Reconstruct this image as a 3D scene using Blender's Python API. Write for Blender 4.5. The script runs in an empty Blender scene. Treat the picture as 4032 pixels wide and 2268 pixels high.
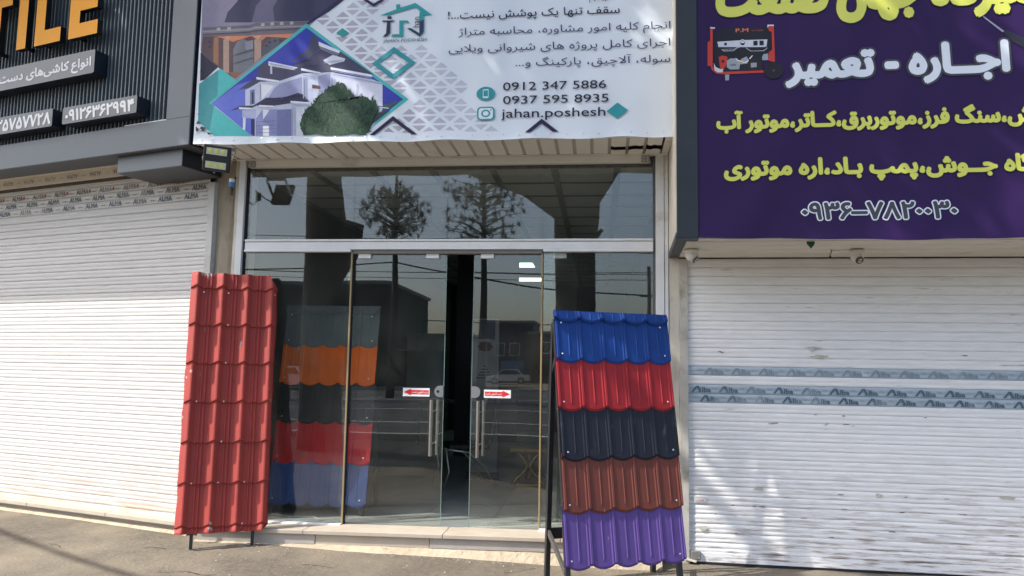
import bpy, bmesh, math, random
from mathutils import Vector, Matrix
import mathutils.noise as mnoise
from mathutils.geometry import delaunay_2d_cdt
import numpy as np

S = bpy.context.scene
COL = S.collection
R = math.radians
random.seed(11)

# ---------------------------------------------------------------- camera, sky, sun
cam = bpy.data.cameras.new('camera')
cam.sensor_width = 36.0
cam.lens = 27.04
cam.clip_start = 0.05
cam.clip_end = 2000
camo = bpy.data.objects.new('camera', cam)
COL.objects.link(camo)
pitch, roll, yaw = R(5.88), R(0.96), R(6.6)
fw = Vector((0, math.cos(pitch), math.sin(pitch)))
up0 = Vector((0, -math.sin(pitch), math.cos(pitch)))
rt0 = Vector((1, 0, 0))
rt = rt0 * math.cos(roll) + up0 * math.sin(roll)
up = -rt0 * math.sin(roll) + up0 * math.cos(roll)
rm = Matrix(((rt.x, up.x, -fw.x), (rt.y, up.y, -fw.y), (rt.z, up.z, -fw.z)))
rm = Matrix.Rotation(yaw, 3, 'Z') @ rm
camo.matrix_world = Matrix.Translation((0, -6.45, 1.55)) @ rm.to_4x4()
S.camera = camo

SUN_AZ, SUN_EL = R(245.5), R(46.6)
sun_dir = Vector((math.sin(SUN_AZ) * math.cos(SUN_EL), math.cos(SUN_AZ) * math.cos(SUN_EL), math.sin(SUN_EL)))
world = bpy.data.worlds.new('World')
S.world = world
world.use_nodes = True
wn = world.node_tree
sky = wn.nodes.new('ShaderNodeTexSky')
sky.sky_type = 'NISHITA'
sky.sun_disc = False
sky.sun_elevation = SUN_EL
sky.sun_rotation = SUN_AZ
sky.air_density = 1.0
sky.dust_density = 3.0
sky.ozone_density = 1.5
bg = wn.nodes['Background']
bg.inputs[1].default_value = 0.128
wn.links.new(sky.outputs[0], bg.inputs[0])
sl = bpy.data.lights.new('sun', 'SUN')
sl.energy = 2.5
sl.angle = R(0.55)
sl.color = (1.0, 0.96, 0.90)
so = bpy.data.objects.new('sun', sl)
COL.objects.link(so)
so.rotation_euler = sun_dir.to_track_quat('Z', 'Y').to_euler()
so.location = (-8, -8, 14)
S.view_settings.view_transform = 'Standard'
S.view_settings.look = 'None'
S.view_settings.gamma = 1
S.view_settings.use_curve_mapping = False
S.view_settings.exposure = 1.32
S.render.engine = 'CYCLES'
S.cycles.max_bounces = 8
S.cycles.transparent_max_bounces = 12

# ---------------------------------------------------------------- materials
def lin(c):
    out = []
    for v in c:
        v = v / 255.0
        out.append(v / 12.92 if v <= 0.04045 else ((v + 0.055) / 1.055) ** 2.4)
    return tuple(out)

_cache = {}
def mat(name, rgb, rough=0.6, metal=0.0, spec=0.5, var=0.0, vscale=6.0, vstretch=(1, 1, 1), bump=0.0, bscale=30.0,
        bstretch=(1, 1, 1), dirt=None, dscale=3.0, dstretch=(1, 1, 1), dlo=0.55, dhi=0.7, emit=0.0, coat=0.0, fold=0.0, heightdirt=None, back=None):
    """rgb is a linear base colour; var mixes a lighter/darker version by noise; dirt is a second colour laid on in patches"""
    if name in _cache:
        return _cache[name]
    m = bpy.data.materials.new(name)
    m.use_nodes = True
    nt = m.node_tree
    b = nt.nodes['Principled BSDF']
    b.inputs['Base Color'].default_value = (*rgb, 1)
    b.inputs['Roughness'].default_value = rough
    b.inputs['Metallic'].default_value = metal
    b.inputs['Specular IOR Level'].default_value = spec
    b.inputs['Coat Weight'].default_value = coat
    if emit:
        b.inputs['Emission Color'].default_value = (*rgb, 1)
        b.inputs['Emission Strength'].default_value = emit
    geo = nt.nodes.new('ShaderNodeNewGeometry')
    def noise(scale, stretch, detail=5.0):
        mp = nt.nodes.new('ShaderNodeMapping')
        mp.inputs['Scale'].default_value = stretch
        nt.links.new(geo.outputs['Position'], mp.inputs[0])
        n = nt.nodes.new('ShaderNodeTexNoise')
        n.inputs['Scale'].default_value = scale
        n.inputs['Detail'].default_value = detail
        n.inputs['Roughness'].default_value = 0.6
        nt.links.new(mp.outputs[0], n.inputs['Vector'])
        return n
    col = None
    if var:
        n = noise(vscale, vstretch)
        r = nt.nodes.new('ShaderNodeValToRGB')
        r.color_ramp.elements[0].position = 0.3
        r.color_ramp.elements[1].position = 0.7
        r.color_ramp.elements[0].color = (*[c * (1 - var) for c in rgb], 1)
        r.color_ramp.elements[1].color = (*[min(1, c * (1 + var * 0.7)) for c in rgb], 1)
        nt.links.new(n.outputs['Fac'], r.inputs[0])
        col = r.outputs[0]
    def mixin(colr, n, lo, hi, extra=None):
        nonlocal col
        r = nt.nodes.new('ShaderNodeMapRange')
        r.inputs[1].default_value = lo
        r.inputs[2].default_value = hi
        r.clamp = True
        nt.links.new(n.outputs['Fac'], r.inputs[0])
        f = r.outputs[0]
        if extra is not None:
            mu = nt.nodes.new('ShaderNodeMath')
            mu.operation = 'MULTIPLY'
            nt.links.new(f, mu.inputs[0])
            nt.links.new(extra, mu.inputs[1])
            f = mu.outputs[0]
        mx = nt.nodes.new('ShaderNodeMixRGB')
        nt.links.new(f, mx.inputs[0])
        if col is None:
            mx.inputs[1].default_value = (*rgb, 1)
        else:
            nt.links.new(col, mx.inputs[1])
        mx.inputs[2].default_value = (*colr, 1)
        col = mx.outputs[0]
    if dirt:
        mixin(dirt, noise(dscale, dstretch, 8.0), dlo, dhi)
    if heightdirt:
        hc, z0, z1, sc, st, lo, hi = heightdirt
        sep = nt.nodes.new('ShaderNodeSeparateXYZ')
        nt.links.new(geo.outputs['Position'], sep.inputs[0])
        r = nt.nodes.new('ShaderNodeMapRange')
        r.clamp = True
        r.inputs[1].default_value = z0
        r.inputs[2].default_value = z1
        r.inputs[3].default_value = 1.0
        r.inputs[4].default_value = 0.0
        nt.links.new(sep.outputs[2], r.inputs[0])
        mixin(hc, noise(sc, st, 8.0), lo, hi, r.outputs[0])
    if back:
        mx = nt.nodes.new('ShaderNodeMixRGB')
        nt.links.new(geo.outputs['Backfacing'], mx.inputs[0])
        if col is None:
            mx.inputs[1].default_value = (*rgb, 1)
        else:
            nt.links.new(col, mx.inputs[1])
        mx.inputs[2].default_value = (*back, 1)
        col = mx.outputs[0]
    if col is not None:
        nt.links.new(col, b.inputs['Base Color'])
    nrm = None
    if fold:
        n = noise(1.6, (1.0, 1.0, 0.55), 1.5)
        bp = nt.nodes.new('ShaderNodeBump')
        bp.inputs['Strength'].default_value = 1.0
        bp.inputs['Distance'].default_value = fold
        nt.links.new(n.outputs['Fac'], bp.inputs['Height'])
        nrm = bp.outputs[0]
    if bump:
        n = noise(bscale, bstretch)
        bp = nt.nodes.new('ShaderNodeBump')
        bp.inputs['Strength'].default_value = 1.0
        bp.inputs['Distance'].default_value = bump
        nt.links.new(n.outputs['Fac'], bp.inputs['Height'])
        if nrm:
            nt.links.new(nrm, bp.inputs['Normal'])
        nrm = bp.outputs[0]
    if nrm:
        nt.links.new(nrm, b.inputs['Normal'])
    _cache[name] = m
    return m

def print_mat(c, fold=0.09):
    key = 'print_%d_%d_%d' % c
    return mat(key, lin(c), rough=0.5, spec=0.35, fold=fold, var=0.07, vscale=22)

def glass_mat(name, tint, refl):
    if name in _cache:
        return _cache[name]
    m = bpy.data.materials.new(name)
    m.use_nodes = True
    nt = m.node_tree
    nt.nodes.remove(nt.nodes['Principled BSDF'])
    tr = nt.nodes.new('ShaderNodeBsdfTransparent')
    tr.inputs[0].default_value = (*tint, 1)
    gl = nt.nodes.new('ShaderNodeBsdfGlossy')
    gl.inputs['Roughness'].default_value = 0.0
    fr = nt.nodes.new('ShaderNodeFresnel')
    geo = nt.nodes.new('ShaderNodeNewGeometry')
    # both faces of the pane reflect as seen from air
    ir = nt.nodes.new('ShaderNodeMapRange')
    ir.inputs[3].default_value = refl
    ir.inputs[4].default_value = 1.0 / refl
    nt.links.new(geo.outputs['Backfacing'], ir.inputs[0])
    nt.links.new(ir.outputs[0], fr.inputs[0])
    n = nt.nodes.new('ShaderNodeTexNoise')
    n.inputs['Scale'].default_value = 1.1
    n.inputs['Detail'].default_value = 0.0
    nt.links.new(geo.outputs['Position'], n.inputs['Vector'])
    bp = nt.nodes.new('ShaderNodeBump')
    bp.inputs['Distance'].default_value = 0.0016
    nt.links.new(n.outputs['Fac'], bp.inputs['Height'])
    nt.links.new(bp.outputs[0], gl.inputs['Normal'])
    # thin dust film: a little diffuse on top
    df = nt.nodes.new('ShaderNodeBsdfDiffuse')
    df.inputs[0].default_value = (0.5, 0.5, 0.46, 1)
    n2 = nt.nodes.new('ShaderNodeTexNoise')
    n2.inputs['Scale'].default_value = 2.5
    n2.inputs['Detail'].default_value = 7.0
    nt.links.new(geo.outputs['Position'], n2.inputs['Vector'])
    mr = nt.nodes.new('ShaderNodeMapRange')
    mr.inputs[1].default_value = 0.35
    mr.inputs[2].default_value = 0.8
    mr.inputs[3].default_value = 0.003
    mr.inputs[4].default_value = 0.032
    nt.links.new(n2.outputs['Fac'], mr.inputs[0])
    m0 = nt.nodes.new('ShaderNodeMixShader')
    nt.links.new(mr.outputs[0], m0.inputs[0])
    nt.links.new(tr.outputs[0], m0.inputs[1])
    nt.links.new(df.outputs[0], m0.inputs[2])
    mx = nt.nodes.new('ShaderNodeMixShader')
    nt.links.new(fr.outputs[0], mx.inputs[0])
    nt.links.new(m0.outputs[0], mx.inputs[1])
    nt.links.new(gl.outputs[0], mx.inputs[2])
    nt.links.new(mx.outputs[0], nt.nodes['Material Output'].inputs[0])
    _cache[name] = m
    return m

M = dict(
    glass=glass_mat('shop_glass', (0.95, 0.975, 0.96), 1.76),
    asphalt=mat('dusty_asphalt', (0.150, 0.130, 0.103), rough=0.95, spec=0.15, var=0.24, vscale=22, bump=0.009, bscale=34,
                dirt=(0.235, 0.20, 0.15), dscale=1.1, dlo=0.42, dhi=0.66),
    road=mat('road_asphalt', (0.06, 0.06, 0.062), rough=0.9, spec=0.2, var=0.2, vscale=0.5),
    roadpaint=mat('road_paint', (0.6, 0.6, 0.58), rough=0.7, var=0.2),
    kerb=mat('kerb_concrete', (0.42, 0.41, 0.38), rough=0.9, var=0.2),
    shutL=mat('white_shutter_paint', (0.56, 0.555, 0.54), rough=0.5, spec=0.4, var=0.07, vscale=5, vstretch=(1, 1, 9),
              dirt=(0.46, 0.40, 0.33), dscale=2.2, dstretch=(1, 1, 14), dlo=0.62, dhi=0.82,
              heightdirt=((0.50, 0.38, 0.27), 0.15, 0.75, 3.0, (1, 1, 8), 0.45, 0.66)),
    shutR=mat('pale_shutter_paint', (0.84, 0.84, 0.84), rough=0.45, spec=0.4, var=0.08, vscale=5, vstretch=(1, 1, 9),
              dirt=(0.40, 0.36, 0.33), dscale=3.2, dstretch=(1, 1, 12), dlo=0.64, dhi=0.74,
              heightdirt=((0.30, 0.24, 0.20), 0.1, 1.0, 4.0, (1, 1, 12), 0.50, 0.66)),
    stripR=mat('blue_grey_tape', (0.42, 0.50, 0.57), rough=0.4, var=0.1, vscale=9, vstretch=(1, 1, 4),
               dirt=(0.62, 0.66, 0.70), dscale=4, dstretch=(1, 1, 2), dlo=0.62, dhi=0.72),
    dark=mat('black_gap', (0.012, 0.013, 0.018), rough=0.8),
    black_metal=mat('black_painted_steel', (0.022, 0.022, 0.026), rough=0.45, var=0.2),
    white_alu=mat('white_aluminium', (0.74, 0.745, 0.74), rough=0.38, spec=0.5, var=0.06, vscale=4, vstretch=(1, 1, 1),
                  dirt=(0.45, 0.42, 0.37), dscale=3.0, dstretch=(1, 1, 1.5), dlo=0.6, dhi=0.8, bump=0.0005, bscale=12),
    cream=mat('cream_panel', (0.72, 0.67, 0.57), rough=0.55, var=0.08, vscale=3, dirt=(0.42, 0.34, 0.25), dscale=2.4,
              dstretch=(2, 2, 1), dlo=0.6, dhi=0.85),
    creamwall=mat('cream_painted_plaster', (0.60, 0.56, 0.48), rough=0.85, var=0.12, vscale=4, dirt=(0.38, 0.31, 0.24),
                  dscale=3.0, dstretch=(1.5, 1.5, 0.6), dlo=0.56, dhi=0.76, bump=0.003, bscale=14),
    soffit=mat('beige_soffit_plank', (0.74, 0.71, 0.645), rough=0.6, var=0.06, vscale=3, dirt=(0.33, 0.29, 0.23), dscale=3,
               dlo=0.6, dhi=0.85),
    groove=mat('soffit_groove', (0.44, 0.41, 0.35), rough=0.8),
    concrete=mat('stained_concrete', (0.37, 0.315, 0.235), rough=0.95, var=0.25, vscale=3.5, vstretch=(1.5, 1.5, 0.5),
                 bump=0.012, bscale=9, dirt=(0.18, 0.135, 0.09), dscale=3.0, dstretch=(2.5, 2.5, 0.8), dlo=0.54, dhi=0.74),
    plaster=mat('crumbling_plaster', (0.46, 0.385, 0.28), rough=0.95, var=0.15, vscale=7, bump=0.02, bscale=16,
                dirt=(0.36, 0.28, 0.19), dscale=6, dlo=0.56, dhi=0.7),
    stone=mat('travertine_slab', (0.46, 0.40, 0.32), rough=0.6, var=0.1, vscale=5, vstretch=(1, 1, 3),
              dirt=(0.44, 0.36, 0.28), dscale=5, dlo=0.58, dhi=0.75),
    stone2=mat('grey_travertine', (0.38, 0.35, 0.32), rough=0.7, var=0.1, vscale=5, dirt=(0.38, 0.33, 0.29), dscale=6),
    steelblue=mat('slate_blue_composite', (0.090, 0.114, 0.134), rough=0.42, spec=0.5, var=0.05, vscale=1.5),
    steelshade=mat('slate_underside_shade', (0.07, 0.073, 0.08), rough=0.6),  # darker slate for undersides, their shade put into the colour
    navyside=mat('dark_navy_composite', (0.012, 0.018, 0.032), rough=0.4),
    batten=mat('batten_slate', (0.15, 0.18, 0.20), rough=0.5),
    backing=mat('sign_backing', (0.008, 0.009, 0.015), rough=0.6),
    letter=mat('amber_acrylic', (0.98, 0.43, 0.055), rough=0.5, spec=0.15),
    letterside=mat('black_letter_side', (0.01, 0.01, 0.012), rough=0.4),
    plate=mat('grey_sign_plate', (0.055, 0.070, 0.080), rough=0.3, coat=0.15, var=0.12, vscale=5),
    whitepaint=mat('white_lettering', (0.82, 0.83, 0.84), rough=0.5),
    vinyl=mat('white_vinyl', (0.74, 0.80, 0.85), rough=0.38, spec=0.45, fold=0.09),
    purplevinyl=mat('purple_vinyl', (0.029, 0.0095, 0.070), rough=0.45, spec=0.22, var=0.12, vscale=1.5, fold=0.09),
    blackpanel=mat('black_panel', (0.016, 0.021, 0.026), rough=0.4, var=0.3, vscale=2),
    steel=mat('brushed_steel', (0.62, 0.6, 0.57), rough=0.3, metal=1.0),
    screw=mat('zinc_screw', (0.7, 0.72, 0.75), rough=0.3, metal=0.9),
    goldstrip=mat('yellowed_edge_strip', (0.30, 0.225, 0.115), rough=0.5),
    domewhite=mat('white_plastic', (0.72, 0.70, 0.65), rough=0.35),
    lens=mat('dark_lens', (0.015, 0.016, 0.03), rough=0.1, coat=1.0),
    ledyellow=mat('led_phosphor', (0.62, 0.66, 0.16), rough=0.3),
    ledwhite=mat('led_reflector', (0.55, 0.58, 0.45), rough=0.3),
    bark=mat('bark', (0.05, 0.04, 0.032), rough=0.95, var=0.35, vscale=6, bump=0.03, bscale=8, bstretch=(1, 1, 0.4)),
    leaf=mat('leaf_green', (0.055, 0.085, 0.03), rough=0.6, var=0.4, vscale=1.5),
    needle=mat('pine_needles', (0.045, 0.065, 0.035), rough=0.7, var=0.4, vscale=2),
    tan=mat('tan_brick_wall', (0.52, 0.46, 0.36), rough=0.9, var=0.2, vscale=1.0),
    greywall=mat('grey_render_wall', (0.28, 0.27, 0.25), rough=0.9, var=0.15, vscale=0.6),
    winglass=mat('far_window_glass', (0.03, 0.035, 0.04), rough=0.1),
    bluepaint=mat('blue_far_paint', (0.06, 0.20, 0.42), rough=0.6),
    wood=mat('weathered_pole', (0.10, 0.09, 0.08), rough=0.9, var=0.2),
    floor=mat('polished_floor_tile', (0.56, 0.58, 0.555), rough=0.13, var=0.12, vscale=1.2),
    grout=mat('floor_grout', (0.07, 0.07, 0.07), rough=0.8),
    inwall=mat('interior_grey_wall', (0.13, 0.13, 0.125), rough=0.8, var=0.1, vscale=1),
    inwall2=mat('interior_black_wall', (0.012, 0.013, 0.02), rough=0.5),
    ceiltile=mat('ceiling_tile', (0.46, 0.46, 0.43), rough=0.9, var=0.05),
    tbar=mat('ceiling_grid', (0.20, 0.20, 0.18), rough=0.6),
    lamp=mat('ceiling_panel_light', (0.62, 1.0, 0.86), emit=1.15),
    gold=mat('gilt', (0.20, 0.125, 0.04), rough=0.3, metal=0.9),
    leather=mat('black_leather', (0.012, 0.012, 0.014), rough=0.4),
    carwhite=mat('white_car_paint', (0.82, 0.82, 0.80), rough=0.25, coat=0.5),
    tyre=mat('tyre_rubber', (0.02, 0.02, 0.02), rough=0.9),
    green=mat('green_cloth', (0.01, 0.09, 0.05), rough=0.8),
)

# ---------------------------------------------------------------- mesh helpers
class MB:
    def __init__(s):
        s.v, s.f, s.mi, s.mats = [], [], [], []
    def slot(s, m):
        if m is None:
            return 0
        if m not in s.mats:
            s.mats.append(m)
        return s.mats.index(m)
    def add(s, vs, fs, m=None):
        k = len(s.v)
        i = s.slot(m)
        s.v += [tuple(v) for v in vs]
        for f in fs:
            s.f.append([a + k for a in f])
            s.mi.append(i)
        return s
    def box(s, x0, x1, y0, y1, z0, z1, m=None):
        vs = [(x0, y0, z0), (x1, y0, z0), (x1, y1, z0), (x0, y1, z0), (x0, y0, z1), (x1, y0, z1), (x1, y1, z1), (x0, y1, z1)]
        return s.add(vs, [(3, 2, 1, 0), (4, 5, 6, 7), (0, 1, 5, 4), (1, 2, 6, 5), (2, 3, 7, 6), (3, 0, 4, 7)], m)
    def bar(s, a, b, w, d, m=None, upv=(0, 0, 1)):
        a, b = Vector(a), Vector(b)
        t = (b - a).normalized()
        u = Vector(upv)
        if abs(t.dot(u)) > 0.98:
            u = Vector((0, 1, 0))
        p = t.cross(u).normalized() * w / 2
        q = t.cross(p).normalized() * d / 2
        vs = [a - p - q, a + p - q, a + p + q, a - p + q, b - p - q, b + p - q, b + p + q, b - p + q]
        return s.add(vs, [(3, 2, 1, 0), (4, 5, 6, 7), (0, 1, 5, 4), (1, 2, 6, 5), (2, 3, 7, 6), (3, 0, 4, 7)], m)
    def tube(s, pts, r, n=10, m=None, cap=True):
        pts = [Vector(p) for p in pts]
        rs = r if isinstance(r, (list, tuple)) else [r] * len(pts)
        vs, fs = [], []
        pu = None
        for i, p in enumerate(pts):
            t = (pts[min(i + 1, len(pts) - 1)] - pts[max(i - 1, 0)]).normalized()
            if pu is None:
                u = Vector((0, 0, 1)) if abs(t.z) < 0.9 else Vector((1, 0, 0))
            else:
                u = pu
            a = t.cross(u).normalized()
            b = a.cross(t).normalized()
            pu = b
            for k in range(n):
                an = 2 * math.pi * k / n
                vs.append(p + (a * math.cos(an) + b * math.sin(an)) * rs[i])
        for i in range(len(pts) - 1):
            for k in range(n):
                fs.append((i * n + k, i * n + (k + 1) % n, (i + 1) * n + (k + 1) % n, (i + 1) * n + k))
        if cap:
            fs.append(tuple(range(n))[::-1])
            fs.append(tuple((len(pts) - 1) * n + k for k in range(n)))
        return s.add(vs, fs, m)
    def lathe(s, prof, c=(0, 0, 0), n=20, m=None, axis='z'):
        vs, fs = [], []
        for (r, h) in prof:
            for k in range(n):
                an = 2 * math.pi * k / n
                x, y, z = r * math.cos(an), r * math.sin(an), h
                if axis == 'y':
                    x, y, z = x, h, y
                vs.append((x + c[0], y + c[1], z + c[2]))
        for i in range(len(prof) - 1):
            for k in range(n):
                fs.append((i * n + k, i * n + (k + 1) % n, (i + 1) * n + (k + 1) % n, (i + 1) * n + k))
        fs.append(tuple(range(n))[::-1])
        fs.append(tuple((len(prof) - 1) * n + k for k in range(n)))
        return s.add(vs, fs, m)
    def flat(s, pts, y, m=None):
        """polygon in the x-z plane at depth y, facing -y"""
        return s.add([(p[0], y, p[1]) for p in pts], [tuple(range(len(pts)))], m)
    def slab(s, pts, y0, y1, m=None, mside=None):
        n = len(pts)
        s.add([(p[0], y0, p[1]) for p in pts], [tuple(range(n))], m)
        s.add([(p[0], y1, p[1]) for p in pts], [tuple(range(n))[::-1]], mside or m)
        s.add([(p[0], y0, p[1]) for p in pts] + [(p[0], y1, p[1]) for p in pts],
              [(i, (i + 1) % n, n + (i + 1) % n, n + i) for i in range(n)], mside or m)
        return s
    def build(s, name, m=None, parent=None, smooth=False, fix=True):
        me = bpy.data.meshes.new(name)
        me.from_pydata(s.v, [], s.f)
        ms = s.mats if s.mats else ([m] if m else [])
        if s.mats and m is not None and m not in s.mats:
            pass
        for q in ms:
            me.materials.append(q)
        if s.mats:
            me.polygons.foreach_set('material_index', s.mi)
        if fix:
            bm = bmesh.new()
            bm.from_mesh(me)
            bmesh.ops.recalc_face_normals(bm, faces=bm.faces)
            bm.to_mesh(me)
            bm.free()
        if smooth:
            me.polygons.foreach_set('use_smooth', [True] * len(me.polygons))
        me.update()
        return link(name, me, parent)

def link(name, me, parent=None):
    o = bpy.data.objects.new(name, me)
    COL.objects.link(o)
    if parent is not None:
        o.parent = parent
    return o

def bevel(o, w=0.004, seg=2):
    md = o.modifiers.new('bevel', 'BEVEL')
    md.width = w
    md.segments = seg
    md.limit_method = 'ANGLE'
    return o

def tag(o, label=None, cat=None, group=None, kind=None):
    if label: o['label'] = label
    if cat: o['category'] = cat
    if group: o['group'] = group
    if kind: o['kind'] = kind
    return o

def thing(name, label, cat, loc=(0, 0, 0), rz=0.0, group=None):
    o = bpy.data.objects.new(name, None)
    o.empty_display_size = 0.2
    COL.objects.link(o)
    o.location = loc
    o.rotation_euler = (0, 0, rz)
    return tag(o, label, cat, group)

def boxo(name, x0, x1, y0, y1, z0, z1, m, parent=None, bev=0.0):
    o = MB().box(x0, x1, y0, y1, z0, z1).build(name, m, parent)
    if bev:
        bevel(o, bev)
    return o

# ---------------------------------------------------------------- lettering (Persian letters joined by hand)
AR = {'\u0627': (0xFE8D, 2), '\u0622': (0xFE81, 2), '\u0628': (0xFE8F, 4), '\u067E': (0xFB56, 4), '\u062A': (0xFE95, 4), '\u062B': (0xFE99, 4),
      '\u062C': (0xFE9D, 4), '\u0686': (0xFB7A, 4), '\u062D': (0xFEA1, 4), '\u062E': (0xFEA5, 4), '\u062F': (0xFEA9, 2), '\u0630': (0xFEAB, 2),
      '\u0631': (0xFEAD, 2), '\u0632': (0xFEAF, 2), '\u0698': (0xFB8A, 2), '\u0633': (0xFEB1, 4), '\u0634': (0xFEB5, 4), '\u0635': (0xFEB9, 4),
      '\u0636': (0xFEBD, 4), '\u0637': (0xFEC1, 4), '\u0638': (0xFEC5, 4), '\u0639': (0xFEC9, 4), '\u063A': (0xFECD, 4), '\u0641': (0xFED1, 4),
      '\u0642': (0xFED5, 4), '\u06A9': (0xFB8E, 4), '\u06AF': (0xFB92, 4), '\u0644': (0xFEDD, 4), '\u0645': (0xFEE1, 4), '\u0646': (0xFEE5, 4),
      '\u0648': (0xFEED, 2), '\u0647': (0xFEE9, 4), '\u06CC': (0xFBFC, 4), '\u0640': (0x0640, 1)}
def shape_fa(t):
    if not any(c in AR for c in t):
        return t
    t = t.replace('\u0644\u0627', '\u0001').replace('\u0644\u0622', '\u0002')
    out = []
    def joins_next(c):
        return c in AR and AR[c][1] in (4, 1)
    def joins_prev(c):
        return c in AR or c in '\u0001\u0002'
    for i, c in enumerate(t):
        p = t[i - 1] if i else ' '
        n = t[i + 1] if i + 1 < len(t) else ' '
        pj = joins_next(p) and joins_prev(c)
        nj = joins_next(c) and joins_prev(n)
        if c in '\u0001\u0002':
            out.append(chr((0xFEFB if c == '\u0001' else 0xFEF5) + (1 if pj else 0)))
        elif c in AR:
            b, k = AR[c]
            if k == 1:
                out.append('\u0640')
            elif k == 2:
                out.append(chr(b + (1 if pj else 0)))
            elif c == '\u06CC':
                out.append(chr(0xFBFC + (3 if pj and nj else 1 if pj else 2 if nj else 0)))
            else:
                out.append(chr(b + (3 if pj and nj else 1 if pj else 2 if nj else 0)))
        elif c == '\u200c':
            continue
        else:
            out.append(c)
    return ''.join(reversed(out))

_gl = {}
def glyphs(text, offset=0.0, res=3, fa=False, extrude=0.0, track=1.0):
    """letters as (vertices, faces): outlines from the font, filled by non-zero winding so overlapping strokes stay solid"""
    key = (text, res, fa, track)
    if key in _gl:
        return _gl[key]
    cu = bpy.data.curves.new('t', 'FONT')
    cu.body = shape_fa(text) if fa else text
    cu.resolution_u = res
    cu.space_character = track
    cu.fill_mode = 'NONE'
    o = bpy.data.objects.new('t', cu)
    COL.objects.link(o)
    dg = bpy.context.evaluated_depsgraph_get()
    me = bpy.data.meshes.new_from_object(o.evaluated_get(dg))
    vs = [Vector((v.co.x, v.co.y)) for v in me.vertices]
    ed = [tuple(e.vertices) for e in me.edges]
    bpy.data.objects.remove(o)
    bpy.data.curves.remove(cu)
    bpy.data.meshes.remove(me)
    # directed edges: every contour runs through consecutive vertices and closes on its first one
    d = []
    for a, b in ed:
        a, b = min(a, b), max(a, b)
        d.append((a, b) if b == a + 1 and not (b - a > 1) else (b, a))
    # a two-way check for the closing edges (last -> first)
    P = np.array([(v.x, v.y) for v in vs])
    A = P[[e[0] for e in d]]
    B = P[[e[1] for e in d]]
    out = delaunay_2d_cdt(vs, ed, [], 0, 1e-6)
    ov, of = out[0], out[2]
    C = np.array([[sum(ov[i].x for i in f) / 3, sum(ov[i].y for i in f) / 3] for f in of])
    wn = np.zeros(len(C))
    for s in range(0, len(C), 400):
        c = C[s:s + 400]
        ay, by = A[None, :, 1], B[None, :, 1]
        cy = c[:, 1:2]
        cross = (B[None, :, 0] - A[None, :, 0]) * (cy - ay) - (c[:, 0:1] - A[None, :, 0]) * (by - ay)
        wn[s:s + 400] = ((ay <= cy) & (by > cy) & (cross > 0)).sum(1) * 1 - ((ay > cy) & (by <= cy) & (cross < 0)).sum(1)
    fs = [tuple(f) for f, w in zip(of, wn) if w != 0]
    _gl[key] = ([(v.x, v.y, 0.0) for v in ov], fs)
    return _gl[key]

def put_text(mb, text, x0, x1, z, h, y, m, offset=0.0, fa=False, grow=0.0, res=3, shear=0.0, flip=False, track=1.0):
    """lettering laid from x0 to x1 on baseline z, letter height h, facing -y.
    Weight comes from thin stacked shifted copies of the letters; grow = width of an outline behind them"""
    vs, fs = glyphs(text, 0.0, res, fa, track=track)
    a = min(v[0] for v in vs)
    b = max(v[0] for v in vs)
    kx = (x1 - x0) / (b - a)
    kz = h / 0.70
    w = offset * kz + grow
    shifts = [(0.0, 0.0)]
    if w:
        n = 14 if grow else 8
        shifts += [(w * math.cos(2 * math.pi * k / n), w * math.sin(2 * math.pi * k / n)) for k in range(n)]
        if grow:
            shifts += [(0.5 * w * math.cos(2 * math.pi * k / 8), 0.5 * w * math.sin(2 * math.pi * k / 8)) for k in range(8)]
    for i, (dx, dz) in enumerate(shifts):
        mb.add([(x0 + (v[0] - a) * kx + v[1] * kz * shear + dx, y - 0.00004 * i, z + v[1] * kz + dz) for v in vs], [tuple(f) for f in fs], m)

def text_obj(name, parent, *a, **k):
    mb = MB()
    put_text(mb, *a, **k)
    return mb.build(name, None, parent, fix=False)

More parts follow.
